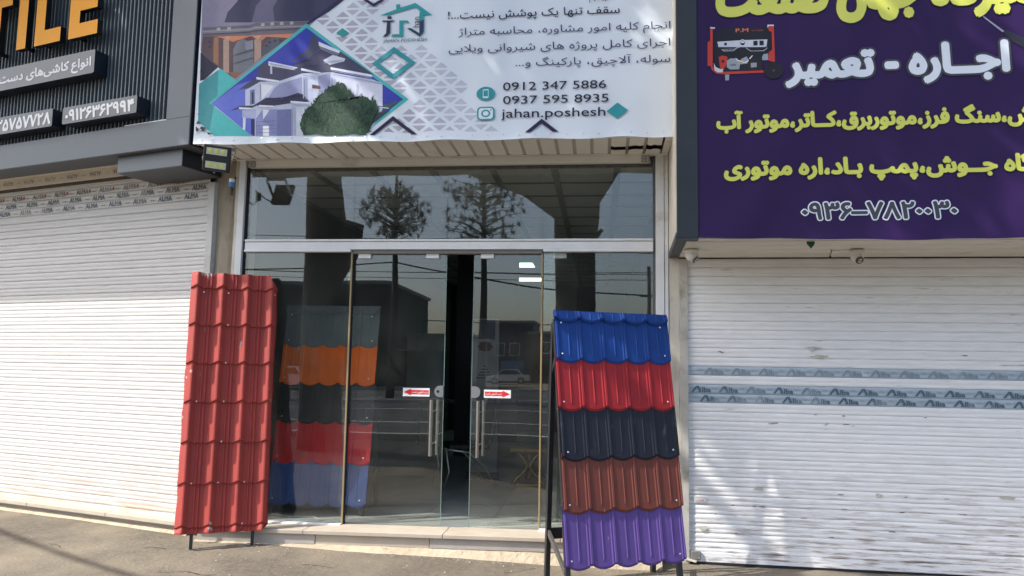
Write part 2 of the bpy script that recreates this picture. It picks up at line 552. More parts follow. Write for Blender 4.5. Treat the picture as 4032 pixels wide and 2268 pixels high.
PRINT = [
    ('photo', (142, 136, 158), [(-3.37, 4.663), (-2.052, 4.609), (-2.131, 4.558), (-2.255, 4.499), (-2.411, 4.34), (-3.008, 3.859), (-3.054, 3.86), (-3.193, 4.01), (-3.354, 4.143)]),
    ('photo', (58, 58, 88), [(-3.159, 4.399), (-3.136, 4.486), (-3.058, 4.576), (-3.015, 4.648), (-2.161, 4.614), (-2.131, 4.558), (-2.255, 4.499), (-2.395, 4.381), (-2.697, 4.392), (-2.918, 4.39)]),
    ('photo', (96, 94, 124), [(-2.918, 4.39), (-2.888, 4.532), (-2.801, 4.64), (-2.672, 4.634), (-2.739, 4.508), (-2.715, 4.392)]),
    ('photo', (112, 106, 118), [(-3.349, 4.364), (-2.935, 4.368), (-2.881, 4.389), (-2.409, 4.386), (-2.43, 4.352), (-2.545, 4.281), (-2.948, 4.267), (-3.344, 4.281)]),
    ('photo', (140, 134, 142), [(-3.347, 4.336), (-2.933, 4.34), (-2.879, 4.357), (-2.453, 4.351), (-2.475, 4.331), (-2.877, 4.325), (-2.932, 4.313), (-3.345, 4.304)]),
    ('photo', (92, 70, 76), [(-3.344, 4.281), (-2.545, 4.279), (-2.862, 4.05), (-3.039, 3.905), (-3.193, 4.01), (-3.351, 4.143)]),
    ('photo', (214, 132, 92), [(-3.246, 4.277), (-2.545, 4.279), (-2.593, 4.244), (-2.782, 4.26), (-2.835, 4.218), (-2.873, 4.245), (-2.911, 4.271), (-3.075, 4.226), (-3.123, 4.246), (-3.208, 4.274)]),
    ('photo', (178, 150, 132), [(-3.16, 4.247), (-3.11, 4.264), (-3.092, 3.952), (-3.144, 3.972)]),
    ('photo', (178, 150, 132), [(-2.886, 4.238), (-2.827, 4.25), (-2.818, 4.085), (-2.876, 4.037)]),
    ('photo', (160, 110, 84), [(-3.245, 4.268), (-3.203, 4.271), (-3.189, 4.023), (-3.237, 4.057)]),
    ('photo', (118, 122, 130), [(-3.067, 4.161), (-3.038, 4.225), (-2.984, 4.25), (-2.927, 4.221), (-2.888, 4.156), (-2.882, 4.032), (-2.977, 3.958), (-3.055, 3.96)]),
    ('photo', (84, 90, 104), [(-2.811, 4.162), (-2.78, 4.221), (-2.726, 4.249), (-2.643, 4.243), (-2.659, 4.194), (-2.808, 4.089)]),
    ('photo', (150, 98, 70), [(-3.092, 3.961), (-2.977, 3.958), (-3.039, 3.905)]),
    ('photo', (28, 26, 56), [(-3.354, 4.143), (-3.193, 4.01), (-3.307, 3.903), (-3.344, 3.895)]),
    ('photo', (36, 34, 78), [(-2.133, 4.594), (-2.052, 4.609), (-2.245, 4.462), (-2.43, 4.35), (-2.444, 4.361), (-2.255, 4.499)]),
    ('teal', (74, 188, 186), [(-3.169, 3.995), (-3.038, 3.901), (-2.847, 3.765), (-3.239, 3.697), (-2.865, 3.41), (-3.19, 3.416), (-3.341, 3.546), (-3.351, 3.868)]),
    ('teal', (60, 150, 156), [(-3.187, 3.987), (-3.183, 3.773), (-3.206, 3.683), (-3.234, 3.467), (-3.341, 3.546), (-3.35, 3.868)]),
    ('teal', (74, 184, 182), [(-2.44, 4.364), (-1.551, 3.693), (-1.934, 3.393), (-2.289, 3.4), (-3.257, 3.698)]),
    ('sky', (52, 62, 168), [(-2.438, 4.327), (-1.595, 3.694), (-1.97, 3.396), (-2.856, 3.412), (-3.23, 3.697)]),
    ('sky', (98, 112, 206), [(-3.23, 3.697), (-3.017, 3.85), (-2.71, 3.941), (-2.865, 3.412)]),
    ('house', (70, 70, 98), [(-3.005, 3.805), (-2.82, 3.94), (-2.857, 3.946), (-2.815, 4.026), (-2.77, 4.036), (-2.732, 4.014), (-2.549, 3.991), (-2.409, 4.086), (-2.565, 4.028), (-2.416, 4.15), (-2.381, 4.266), (-2.358, 4.266), (-2.324, 4.201), (-2.14, 4.114), (-1.993, 4.011), (-1.848, 3.907), (-2.213, 3.928), (-2.455, 3.916), (-2.761, 3.852)]),
    ('house', (222, 226, 238), [(-2.328, 4.203), (-2.14, 4.118), (-2.148, 4.096), (-2.322, 4.165)]),
    ('house', (226, 230, 240), [(-2.752, 4.047), (-2.495, 3.985), (-2.53, 3.965), (-2.751, 4.01)]),
    ('house', (214, 218, 232), [(-2.281, 4.042), (-2.202, 4.084), (-2.093, 4.05), (-2.101, 4.027), (-2.225, 4.0)]),
    ('house', (196, 202, 222), [(-2.941, 3.803), (-2.834, 3.863), (-2.816, 3.872), (-2.644, 3.876), (-2.456, 3.934), (-2.213, 3.936), (-1.846, 3.864), (-1.77, 3.826), (-1.763, 3.614), (-1.849, 3.449), (-1.97, 3.396), (-2.838, 3.411), (-2.845, 3.558), (-2.956, 3.569), (-2.934, 3.677)]),
    ('house', (232, 236, 244), [(-2.851, 3.914), (-2.653, 3.878), (-2.652, 3.863), (-2.85, 3.896)]),
    ('house', (232, 236, 244), [(-2.467, 3.98), (-2.299, 3.939), (-2.298, 3.925), (-2.466, 3.96)]),
    ('house', (232, 236, 244), [(-2.215, 3.981), (-1.865, 3.907), (-1.86, 3.887), (-2.214, 3.959)]),
    ('house', (150, 154, 190), [(-2.651, 3.85), (-2.455, 3.903), (-2.446, 3.71), (-2.636, 3.732), (-2.753, 3.708), (-2.695, 3.806)]),
    ('house', (150, 154, 190), [(-2.32, 3.904), (-2.213, 3.936), (-2.207, 3.784), (-2.303, 3.733)]),
    ('house', (232, 234, 240), [(-2.816, 3.863), (-2.696, 3.833), (-2.79, 3.718), (-2.808, 3.714)]),
    ('house', (208, 212, 228), [(-2.203, 3.891), (-1.774, 3.818), (-1.768, 3.641), (-2.194, 3.695)]),
    ('house', (120, 126, 170), [(-2.9, 3.802), (-2.859, 3.81), (-2.852, 3.684), (-2.893, 3.676)]),
    ('house', (96, 64, 66), [(-2.366, 3.838), (-2.294, 3.822), (-2.292, 3.795), (-2.365, 3.804)]),
    ('house', (60, 58, 84), [(-2.865, 3.67), (-2.755, 3.735), (-2.618, 3.728), (-2.484, 3.769), (-2.439, 3.754), (-2.382, 3.691), (-2.543, 3.681), (-2.696, 3.662)]),
    ('house', (60, 58, 84), [(-3.064, 3.63), (-2.979, 3.669), (-2.879, 3.671), (-2.824, 3.674), (-2.878, 3.648), (-2.987, 3.642)]),
    ('house', (230, 234, 242), [(-2.988, 3.658), (-2.878, 3.65), (-2.882, 3.639), (-2.987, 3.644)]),
    ('house', (230, 234, 242), [(-2.815, 3.674), (-2.687, 3.664), (-2.687, 3.653), (-2.814, 3.661)]),
    ('house', (230, 234, 242), [(-2.544, 3.702), (-2.382, 3.686), (-2.381, 3.673), (-2.544, 3.685)]),
    ('house', (176, 182, 212), [(-2.959, 3.632), (-2.841, 3.639), (-2.836, 3.558), (-2.956, 3.574)]),
    ('house', (224, 228, 240), [(-2.948, 3.569), (-2.923, 3.567), (-2.922, 3.461), (-2.943, 3.466)]),
    ('house', (40, 44, 110), [(-2.877, 3.554), (-2.845, 3.554), (-2.838, 3.411), (-2.871, 3.433)]),
    ('house', (140, 146, 190), [(-2.836, 3.558), (-2.785, 3.628), (-2.659, 3.634), (-2.647, 3.408), (-2.829, 3.411)]),
    ('house', (226, 228, 236), [(-2.781, 3.633), (-2.722, 3.627), (-2.772, 3.548)]),
    ('house', (234, 234, 236), [(-2.771, 3.494), (-2.72, 3.497), (-2.715, 3.409), (-2.767, 3.41)]),
    ('house', (120, 124, 170), [(-2.658, 3.63), (-2.532, 3.632), (-2.521, 3.406), (-2.647, 3.408)]),
    ('house', (210, 214, 228), [(-2.515, 3.658), (-2.389, 3.642), (-2.428, 3.523), (-2.414, 3.404), (-2.503, 3.405)]),
    ('house', (70, 90, 84), [(-1.759, 3.65), (-1.595, 3.69), (-1.852, 3.537), (-1.853, 3.572), (-1.766, 3.597)]),
    ('house', (56, 66, 74), [(-1.853, 3.564), (-1.697, 3.604), (-1.918, 3.433), (-1.868, 3.494)]),
    ('photo', (196, 150, 128), [(-3.152, 4.274), (-3.085, 4.272), (-3.095, 4.252), (-3.116, 4.234), (-3.14, 4.254)]),
    ('photo', (214, 156, 122), [(-3.135, 4.272), (-3.1, 4.271), (-3.105, 4.258), (-3.116, 4.249), (-3.129, 4.259)]),
    ('photo', (196, 150, 128), [(-2.888, 4.27), (-2.817, 4.274), (-2.827, 4.252), (-2.85, 4.226), (-2.875, 4.248)]),
    ('photo', (214, 156, 122), [(-2.87, 4.268), (-2.832, 4.271), (-2.838, 4.256), (-2.85, 4.244), (-2.862, 4.255)]),
    ('photo', (128, 122, 132), [(-3.349, 4.362), (-2.935, 4.365), (-2.88, 4.386), (-2.411, 4.383), (-2.413, 4.378), (-2.878, 4.381), (-2.934, 4.359), (-3.349, 4.355)]),
    ('photo', (170, 164, 168), [(-3.347, 4.327), (-2.933, 4.331), (-2.878, 4.346), (-2.464, 4.342), (-2.467, 4.337), (-2.878, 4.339), (-2.932, 4.325), (-3.346, 4.321)]),
    ('photo', (74, 70, 96), [(-3.345, 4.301), (-2.932, 4.31), (-2.877, 4.322), (-2.492, 4.323), (-2.498, 4.318), (-2.877, 4.316), (-2.931, 4.304), (-3.345, 4.296)]),
    ('photo', (176, 172, 178), [(-2.751, 4.382), (-2.72, 4.382), (-2.719, 4.357), (-2.75, 4.356)]),
    ('photo', (176, 172, 178), [(-2.669, 4.382), (-2.638, 4.383), (-2.636, 4.357), (-2.667, 4.357)]),
    ('photo', (176, 172, 178), [(-2.582, 4.383), (-2.551, 4.384), (-2.55, 4.358), (-2.58, 4.357)]),
    ('photo', (176, 172, 178), [(-2.834, 4.377), (-2.802, 4.378), (-2.801, 4.352), (-2.832, 4.351)]),
    ('photo', (176, 172, 178), [(-3.129, 4.355), (-3.097, 4.355), (-3.096, 4.329), (-3.127, 4.329)]),
    ('photo', (176, 172, 178), [(-3.222, 4.352), (-3.19, 4.353), (-3.189, 4.327), (-3.22, 4.326)]),
    ('photo', (52, 52, 80), [(-3.29, 4.242), (-3.27, 4.241), (-3.27, 4.225), (-3.287, 4.225)]),
    ('photo', (52, 52, 80), [(-3.287, 4.196), (-3.267, 4.195), (-3.268, 4.179), (-3.285, 4.179)]),
    ('photo', (52, 52, 80), [(-2.787, 4.189), (-2.767, 4.188), (-2.768, 4.172), (-2.784, 4.172)]),
    ('photo', (52, 52, 80), [(-2.761, 4.22), (-2.741, 4.219), (-2.742, 4.203), (-2.759, 4.203)]),
    ('photo', (52, 52, 80), [(-2.716, 4.232), (-2.696, 4.231), (-2.697, 4.215), (-2.713, 4.216)]),
    ('photo', (52, 52, 80), [(-2.67, 4.232), (-2.65, 4.232), (-2.651, 4.215), (-2.668, 4.216)]),
    ('photo', (98, 100, 110), [(-3.058, 4.115), (-2.888, 4.156), (-2.888, 4.146), (-3.057, 4.106)]),
    ('photo', (98, 100, 110), [(-3.054, 4.042), (-2.885, 4.087), (-2.884, 4.081), (-3.053, 4.035)]),
    ('photo', (140, 140, 150), [(-2.964, 4.222), (-2.895, 4.234), (-2.888, 4.156), (-2.955, 4.149)]),
    ('house', (150, 156, 184), [(-2.313, 4.155), (-2.153, 4.087), (-2.152, 4.081), (-2.312, 4.149)]),
    ('house', (150, 156, 184), [(-2.31, 4.144), (-2.161, 4.075), (-2.161, 4.07), (-2.31, 4.14)]),
    ('house', (96, 98, 126), [(-2.408, 4.073), (-2.312, 4.137), (-2.312, 4.132), (-2.408, 4.067)]),
    ('house', (54, 52, 80), [(-2.56, 4.018), (-2.371, 4.058), (-2.371, 4.053), (-2.559, 4.013)]),
    ('house', (54, 52, 80), [(-2.495, 3.989), (-2.315, 4.002), (-2.315, 3.998), (-2.495, 3.985)]),
    ('house', (160, 166, 192), [(-2.747, 4.033), (-2.508, 3.979), (-2.508, 3.974), (-2.747, 4.028)]),
    ('house', (160, 166, 192), [(-2.737, 4.022), (-2.517, 3.97), (-2.516, 3.967), (-2.737, 4.018)]),
    ('house', (196, 200, 216), [(-2.734, 4.01), (-2.716, 4.007), (-2.712, 3.934), (-2.73, 3.937)]),
    ('house', (160, 166, 192), [(-2.276, 4.028), (-2.11, 4.039), (-2.11, 4.035), (-2.275, 4.024)]),
    ('house', (168, 172, 196), [(-2.266, 4.019), (-2.137, 4.028), (-2.137, 4.024), (-2.266, 4.014)]),
    ('house', (150, 156, 186), [(-2.21, 3.961), (-1.865, 3.884), (-1.864, 3.88), (-2.21, 3.957)]),
    ('house', (176, 182, 204), [(-2.205, 3.952), (-1.86, 3.875), (-1.86, 3.871), (-2.205, 3.948)]),
    ('house', (206, 210, 226), [(-2.204, 3.936), (-1.784, 3.839), (-1.783, 3.834), (-2.204, 3.931)]),
    ('house', (150, 156, 186), [(-2.204, 3.927), (-1.783, 3.829), (-1.783, 3.825), (-2.204, 3.924)]),
    ('house', (160, 166, 192), [(-2.462, 3.96), (-2.301, 3.925), (-2.301, 3.921), (-2.462, 3.956)]),
    ('house', (150, 156, 186), [(-2.451, 3.923), (-2.342, 3.9), (-2.342, 3.894), (-2.451, 3.918)]),
    ('house', (206, 210, 226), [(-2.448, 3.914), (-2.346, 3.891), (-2.346, 3.886), (-2.448, 3.91)]),
    ('house', (160, 166, 192), [(-2.845, 3.893), (-2.656, 3.862), (-2.656, 3.859), (-2.845, 3.889)]),
    ('house', (206, 210, 226), [(-2.816, 3.863), (-2.687, 3.84), (-2.687, 3.834), (-2.816, 3.858)]),
    ('house', (160, 166, 192), [(-2.445, 3.898), (-2.434, 3.896), (-2.426, 3.717), (-2.437, 3.719)]),
    ('house', (150, 156, 186), [(-2.423, 3.897), (-2.416, 3.895), (-2.407, 3.707), (-2.414, 3.709)]),
    ('house', (150, 156, 186), [(-2.203, 3.891), (-2.195, 3.889), (-2.191, 3.782), (-2.198, 3.784)]),
    ('house', (164, 170, 196), [(-2.18, 3.884), (-2.174, 3.882), (-2.171, 3.828), (-2.178, 3.83)]),
    ('house', (140, 146, 180), [(-2.815, 3.854), (-2.808, 3.852), (-2.801, 3.717), (-2.808, 3.719)]),
    ('house', (168, 174, 200), [(-2.396, 3.798), (-2.279, 3.788), (-2.279, 3.784), (-2.396, 3.795)]),
    ('house', (54, 52, 80), [(-2.754, 3.722), (-2.448, 3.75), (-2.447, 3.746), (-2.754, 3.717)]),
    ('house', (54, 52, 80), [(-2.807, 3.687), (-2.572, 3.713), (-2.572, 3.708), (-2.807, 3.683)]),
    ('house', (160, 166, 192), [(-2.539, 3.675), (-2.385, 3.66), (-2.385, 3.657), (-2.538, 3.671)]),
    ('house', (206, 210, 226), [(-2.529, 3.658), (-2.353, 3.642), (-2.353, 3.637), (-2.529, 3.654)]),
    ('house', (160, 166, 192), [(-2.526, 3.648), (-2.518, 3.647), (-2.507, 3.407), (-2.514, 3.407)]),
    ('house', (150, 156, 186), [(-2.504, 3.647), (-2.499, 3.647), (-2.487, 3.407), (-2.493, 3.407)]),
    ('house', (160, 166, 192), [(-2.982, 3.64), (-2.881, 3.634), (-2.881, 3.63), (-2.982, 3.636)]),
    ('house', (130, 136, 170), [(-2.951, 3.623), (-2.949, 3.623), (-2.946, 3.569), (-2.948, 3.569)]),
    ('house', (176, 182, 208), [(-2.81, 3.654), (-2.691, 3.646), (-2.691, 3.642), (-2.809, 3.65)]),
    ('house', (108, 114, 160), [(-2.83, 3.531), (-2.658, 3.536), (-2.658, 3.533), (-2.83, 3.527)]),
    ('house', (108, 114, 160), [(-2.829, 3.5), (-2.657, 3.502), (-2.656, 3.499), (-2.829, 3.496)]),
    ('house', (108, 114, 160), [(-2.827, 3.468), (-2.655, 3.469), (-2.655, 3.465), (-2.827, 3.465)]),
    ('house', (108, 114, 160), [(-2.826, 3.44), (-2.653, 3.438), (-2.653, 3.435), (-2.825, 3.436)]),
    ('house', (150, 154, 186), [(-1.986, 3.832), (-1.981, 3.832), (-1.974, 3.655), (-1.98, 3.655)]),
    ('house', (184, 188, 210), [(-2.188, 3.748), (-1.787, 3.685), (-1.787, 3.682), (-2.187, 3.745)]),
    ('house', (60, 64, 90), [(-1.803, 3.642), (-1.706, 3.626), (-1.706, 3.621), (-1.803, 3.636)]),
    ('house', (220, 224, 234), [(-1.798, 3.635), (-1.71, 3.622), (-1.71, 3.615), (-1.798, 3.628)]),
    ('house', (48, 50, 80), [(-2.88, 3.783), (-2.871, 3.783), (-2.866, 3.684), (-2.875, 3.684)]),
    ('house', (170, 176, 204), [(-2.129, 3.836), (-2.084, 3.829), (-2.083, 3.803), (-2.128, 3.809)]),
    ('roofline', (38, 30, 66), [(-1.673, 3.554), (-1.471, 3.397), (-1.516, 3.398), (-1.672, 3.516), (-1.821, 3.396), (-1.864, 3.397)]),
    ('roofline', (38, 30, 66), [(-1.965, 4.551), (-1.924, 4.549), (-1.869, 4.511), (-1.808, 4.545), (-1.773, 4.543), (-1.868, 4.484)]),
    ('diamond', (36, 150, 146), [(-2.126, 4.309), (-2.069, 4.269), (-2.123, 4.233), (-2.177, 4.271)]),
    ('logo', (44, 156, 158), [(-1.812, 4.407), (-1.676, 4.454), (-1.678, 4.496), (-1.645, 4.497), (-1.644, 4.466), (-1.515, 4.503), (-1.375, 4.395), (-1.441, 4.397), (-1.515, 4.466), (-1.741, 4.407)]),
    ('logo', (40, 40, 70), [(-1.748, 4.398), (-1.714, 4.396), (-1.714, 4.374), (-1.747, 4.375)]),
    ('logo', (40, 40, 70), [(-1.79, 4.363), (-1.68, 4.359), (-1.7, 4.349), (-1.722, 4.347), (-1.72, 4.253), (-1.744, 4.227), (-1.784, 4.219), (-1.754, 4.254), (-1.75, 4.348), (-1.79, 4.352)]),
    ('logo', (44, 156, 158), [(-1.647, 4.358), (-1.581, 4.356), (-1.563, 4.341), (-1.562, 4.335), (-1.615, 4.337), (-1.611, 4.218), (-1.71, 4.221), (-1.7, 4.243), (-1.643, 4.241)]),
    ('logo', (44, 156, 158), [(-1.481, 4.424), (-1.444, 4.422), (-1.439, 4.252), (-1.471, 4.214), (-1.582, 4.288), (-1.548, 4.29), (-1.476, 4.244)]),
    ('logo', (40, 60, 90), [(-1.479, 4.343), (-1.442, 4.36), (-1.439, 4.252), (-1.471, 4.214), (-1.582, 4.288), (-1.548, 4.29), (-1.476, 4.244)]),
    ('tree', (34, 62, 44), [(-2.163, 3.853), (-2.149, 3.848), (-2.132, 3.857), (-2.136, 3.835), (-2.119, 3.846), (-2.09, 3.836), (-2.083, 3.823), (-2.077, 3.818), (-2.065, 3.788), (-2.057, 3.778), (-2.042, 3.782), (-2.029, 3.757), (-2.029, 3.76), (-2.004, 3.736), (-1.996, 3.715), (-1.985, 3.702), (-1.984, 3.707), (-1.974, 3.705), (-1.955, 3.727), (-1.965, 3.726), (-1.935, 3.722), (-1.937, 3.728), (-1.933, 3.728), (-1.929, 3.726), (-1.916, 3.72), (-1.907, 3.722), (-1.893, 3.71), (-1.89, 3.721), (-1.875, 3.691), (-1.865, 3.691), (-1.861, 3.69), (-1.854, 3.687), (-1.863, 3.706), (-1.844, 3.689), (-1.859, 3.7), (-1.848, 3.722), (-1.841, 3.686), (-1.819, 3.683), (-1.817, 3.663), (-1.805, 3.635), (-1.792, 3.599), (-1.808, 3.58), (-1.82, 3.585), (-1.819, 3.567), (-1.835, 3.54), (-1.831, 3.528), (-1.849, 3.499), (-1.848, 3.486), (-1.839, 3.488), (-1.854, 3.474), (-1.854, 3.46), (-1.865, 3.447), (-1.864, 3.436), (-1.884, 3.418), (-1.898, 3.416), (-1.888, 3.397), (-2.003, 3.412), (-2.11, 3.4), (-2.224, 3.402), (-2.314, 3.416), (-2.42, 3.408), (-2.424, 3.429), (-2.428, 3.437), (-2.451, 3.472), (-2.439, 3.467), (-2.456, 3.498), (-2.442, 3.52), (-2.442, 3.54), (-2.436, 3.552), (-2.433, 3.577), (-2.416, 3.605), (-2.414, 3.596), (-2.414, 3.618), (-2.395, 3.626), (-2.403, 3.63), (-2.384, 3.647), (-2.384, 3.648), (-2.363, 3.653), (-2.354, 3.666), (-2.358, 3.661), (-2.336, 3.673), (-2.349, 3.692), (-2.337, 3.701), (-2.325, 3.695), (-2.337, 3.72), (-2.317, 3.721), (-2.309, 3.733), (-2.317, 3.739), (-2.292, 3.743), (-2.294, 3.744), (-2.283, 3.748), (-2.266, 3.764), (-2.283, 3.755), (-2.256, 3.763), (-2.263, 3.774), (-2.246, 3.801), (-2.24, 3.788), (-2.233, 3.799), (-2.233, 3.806), (-2.225, 3.815), (-2.206, 3.812), (-2.19, 3.827), (-2.177, 3.821), (-2.166, 3.825), (-2.157, 3.843)]),
]
GEN = [
    ('gen', (26, 24, 34), [(0.271, 4.01), (0.289, 4.018), (0.299, 4.05), (0.384, 4.051), (0.391, 4.055), (0.648, 4.047), (0.658, 4.016), (0.686, 4.001), (0.685, 3.875), (0.666, 3.854), (0.61, 3.837), (0.615, 3.708), (0.345, 3.718), (0.275, 3.769), (0.273, 3.87)]),
    ('gen', (196, 62, 48), [(0.247, 4.062), (0.263, 4.066), (0.266, 4.051), (0.263, 3.766), (0.289, 3.731), (0.345, 3.722), (0.622, 3.722), (0.622, 3.705), (0.345, 3.702), (0.289, 3.709), (0.256, 3.74), (0.247, 3.77), (0.226, 3.771), (0.228, 3.951), (0.247, 3.962)]),
    ('gen', (196, 62, 48), [(0.683, 4.063), (0.699, 4.062), (0.703, 3.783), (0.685, 3.784), (0.656, 3.795), (0.659, 3.854), (0.685, 3.875), (0.684, 4.009), (0.667, 4.015), (0.652, 4.048), (0.656, 4.065)]),
    ('gen', (205, 208, 216), [(0.247, 4.067), (0.282, 4.063), (0.281, 4.051), (0.248, 4.056)]),
    ('gen', (205, 208, 216), [(0.654, 4.065), (0.699, 4.064), (0.7, 4.053), (0.666, 4.055), (0.654, 4.044)]),
    ('gen', (198, 202, 212), [(0.298, 3.952), (0.46, 3.956), (0.477, 3.964), (0.494, 3.956), (0.652, 3.954), (0.646, 3.903), (0.639, 3.897), (0.501, 3.902), (0.305, 3.911)]),
    ('gen', (30, 28, 38), [(0.461, 3.939), (0.478, 3.955), (0.495, 3.939), (0.49, 3.921), (0.476, 3.916), (0.463, 3.924)]),
    ('gen', (225, 228, 232), [(0.468, 3.944), (0.478, 3.949), (0.488, 3.943), (0.491, 3.934), (0.465, 3.934)]),
    ('gen', (20, 22, 40), [(0.553, 3.946), (0.583, 3.947), (0.583, 3.911), (0.553, 3.911)]),
    ('gen', (20, 22, 40), [(0.596, 3.947), (0.626, 3.946), (0.626, 3.91), (0.596, 3.911)]),
    ('gen', (30, 30, 34), [(0.347, 3.942), (0.365, 3.942), (0.365, 3.921), (0.348, 3.921)]),
    ('gen', (190, 192, 200), [(0.326, 3.892), (0.342, 3.877), (0.413, 3.876), (0.438, 3.897), (0.454, 3.9), (0.454, 3.903), (0.434, 3.902), (0.41, 3.88), (0.344, 3.882), (0.333, 3.892)]),
    ('gen', (190, 192, 200), [(0.5, 3.899), (0.535, 3.872), (0.621, 3.871), (0.647, 3.888), (0.648, 3.903), (0.65, 3.886), (0.625, 3.867), (0.532, 3.869), (0.5, 3.894)]),
    ('gen', (196, 58, 46), [(0.306, 3.835), (0.332, 3.845), (0.367, 3.836), (0.369, 3.799), (0.345, 3.744), (0.315, 3.749)]),
    ('gen', (30, 30, 36), [(0.327, 3.81), (0.346, 3.811), (0.346, 3.791), (0.327, 3.79)]),
    ('gen', (150, 158, 166), [(0.363, 3.803), (0.388, 3.821), (0.437, 3.819), (0.45, 3.796), (0.472, 3.817), (0.503, 3.831), (0.513, 3.815), (0.509, 3.778), (0.457, 3.773), (0.45, 3.736), (0.387, 3.737), (0.363, 3.755)]),
    ('gen', (110, 118, 128), [(0.387, 3.78), (0.429, 3.778), (0.429, 3.763), (0.387, 3.765)]),
    ('gen', (226, 228, 232), [(0.423, 3.827), (0.444, 3.807), (0.492, 3.788), (0.509, 3.801), (0.541, 3.837), (0.549, 3.836), (0.516, 3.793), (0.495, 3.781), (0.437, 3.802)]),
    ('gen', (214, 150, 70), [(0.454, 3.792), (0.466, 3.797), (0.476, 3.785), (0.466, 3.775), (0.454, 3.781)]),
    ('gen', (34, 30, 40), [(0.517, 3.812), (0.61, 3.811), (0.609, 3.726), (0.515, 3.726)]),
    ('gen', (150, 154, 160), [(0.533, 3.781), (0.575, 3.781), (0.574, 3.748), (0.533, 3.746)]),
    ('gen', (150, 160, 170), [(0.612, 3.822), (0.624, 3.844), (0.654, 3.847), (0.655, 3.798), (0.615, 3.798)]),
    ('gen', (205, 208, 216), [(0.27, 3.792), (0.286, 3.758), (0.317, 3.743), (0.338, 3.744), (0.334, 3.717), (0.296, 3.718), (0.275, 3.736)]),
    ('gen', (150, 160, 170), [(0.35, 3.699), (0.38, 3.7), (0.377, 3.656), (0.351, 3.655)]),
]

# ================================================================ the ground, the road
def gz(x, y):
    t = min(1.0, max(0.0, (x + 2.8) / 3.3))
    z = 0.082 - 0.062 * t
    if y < -0.3:
        z -= 0.022 * min(6.0, (-0.3 - y))
    return z

def axis_points(a, b, step, outer):
    out = [-v for v in reversed(outer)]
    out = [a + v for v in out]
    n = int(round((b - a) / step))
    out += [a + (b - a) * i / n for i in range(n + 1)]
    out += [b + v for v in outer]
    return out
gx = axis_points(-7.5, 4.5, 0.06, [0.5, 1.5, 4, 10, 30, 90, 250, 500])
gy = axis_points(-3.0, 1.5, 0.06, [0.5, 1.5, 3, 6, 15, 40, 120, 300, 500])
vs, fs = [], []
for y in gy:
    for x in gx:
        n = mnoise.noise(Vector((x * 1.3, y * 1.3, 0))) * 0.010 + mnoise.noise(Vector((x * 7, y * 7, 3))) * 0.0035
        if abs(x) > 8 or y < -3.2 or y > 1.6:
            n = 0
        vs.append((x, y, gz(x, y) + n))
nx = len(gx)
for j in range(len(gy) - 1):
    for i in range(nx - 1):
        fs.append((j * nx + i, j * nx + i + 1, (j + 1) * nx + i + 1, (j + 1) * nx + i))
tag(MB().add(vs, fs).build('ground', M['asphalt'], smooth=True, fix=False), kind='structure')
tag(boxo('road', -300, 300, -44, -10, -0.3, -0.035, M['road']), kind='structure')
for k, y in enumerate((-15.2, -21.6, -30.5, -37.5)):
    tag(boxo('road_marking', -300, 300, y, y + 0.18, -0.033, -0.029, M['roadpaint']), kind='structure')
for y in (-10.0, -26.0, -44.0):
    tag(boxo('kerb', -300, 300, y - 0.12, y + 0.12, -0.3, 0.10, M['kerb']), kind='structure')

tag(boxo('added_dark_road', -300, 300, -9.88, -3.3, -0.35, gz(0, -3.3) + 0.004, mat('added_dark_asphalt', (0.05, 0.05, 0.048), rough=0.95, spec=0.1, var=0.2, vscale=0.6)), kind='structure')  # dark ground added out of view to darken what the glass mirrors
# pebbles and chips lying on the pavement
peb = MB()
for i in range(170):
    x, y = random.uniform(-6.5, 1.8), random.uniform(-1.9, -0.35)
    r = random.choice((0.004, 0.005, 0.006, 0.009))
    z = gz(x, y)
    vs = [(x + r * math.cos(a) * random.uniform(.7, 1.3), y + r * math.sin(a), z + random.uniform(0, 0.002)) for a in (0, 1.3, 2.6, 3.9, 5.2)]
    vs.append((x, y, z + r * 0.9))
    peb.add(vs, [(k, (k + 1) % 5, 5) for k in range(5)], M['stone2'] if i % 3 else M['plaster'])
tag(peb.build('grit'), 'small pale chips and grit scattered over the dusty pavement', 'grit', kind='stuff')

rnc = random.Random(8)
ck = MB()
for (x, y, n_, a0) in ((-3.1, -1.15, 16, 0.25), (-2.2, -0.75, 9, 0.1), (-4.4, -0.55, 8, -0.3), (-1.2, -1.0, 12, 0.15), (-3.6, -0.55, 7, 0.5), (-0.7, -0.62, 8, -0.1), (-2.7, -1.35, 10, 0.05), (0.9, -0.4, 9, -0.2)):
    a = a0
    for k in range(n_):
        a += rnc.uniform(-0.7, 0.7)
        l = rnc.uniform(0.015, 0.045)
        x2, y2 = x + l * math.cos(a0 * 0.5 + a * 0.5), y + l * math.sin(a0 * 0.5 + a * 0.5)
        w = rnc.uniform(0.002, 0.006)
        za = gz(x, y) + mnoise.noise(Vector((x * 1.3, y * 1.3, 0))) * 0.010 + 0.004
        zb_ = gz(x2, y2) + mnoise.noise(Vector((x2 * 1.3, y2 * 1.3, 0))) * 0.010 + 0.004
        ck.add([(x, y - w, za), (x2, y2 - w, zb_), (x2, y2 + w, zb_), (x, y + w, za)], [(0, 1, 2, 3)])
        x, y = x2, y2
tag(ck.build('ground_cracks', mat('crack_dark', (0.03, 0.026, 0.02), rough=1.0), fix=False), kind='structure')
dv, df_ = [], []
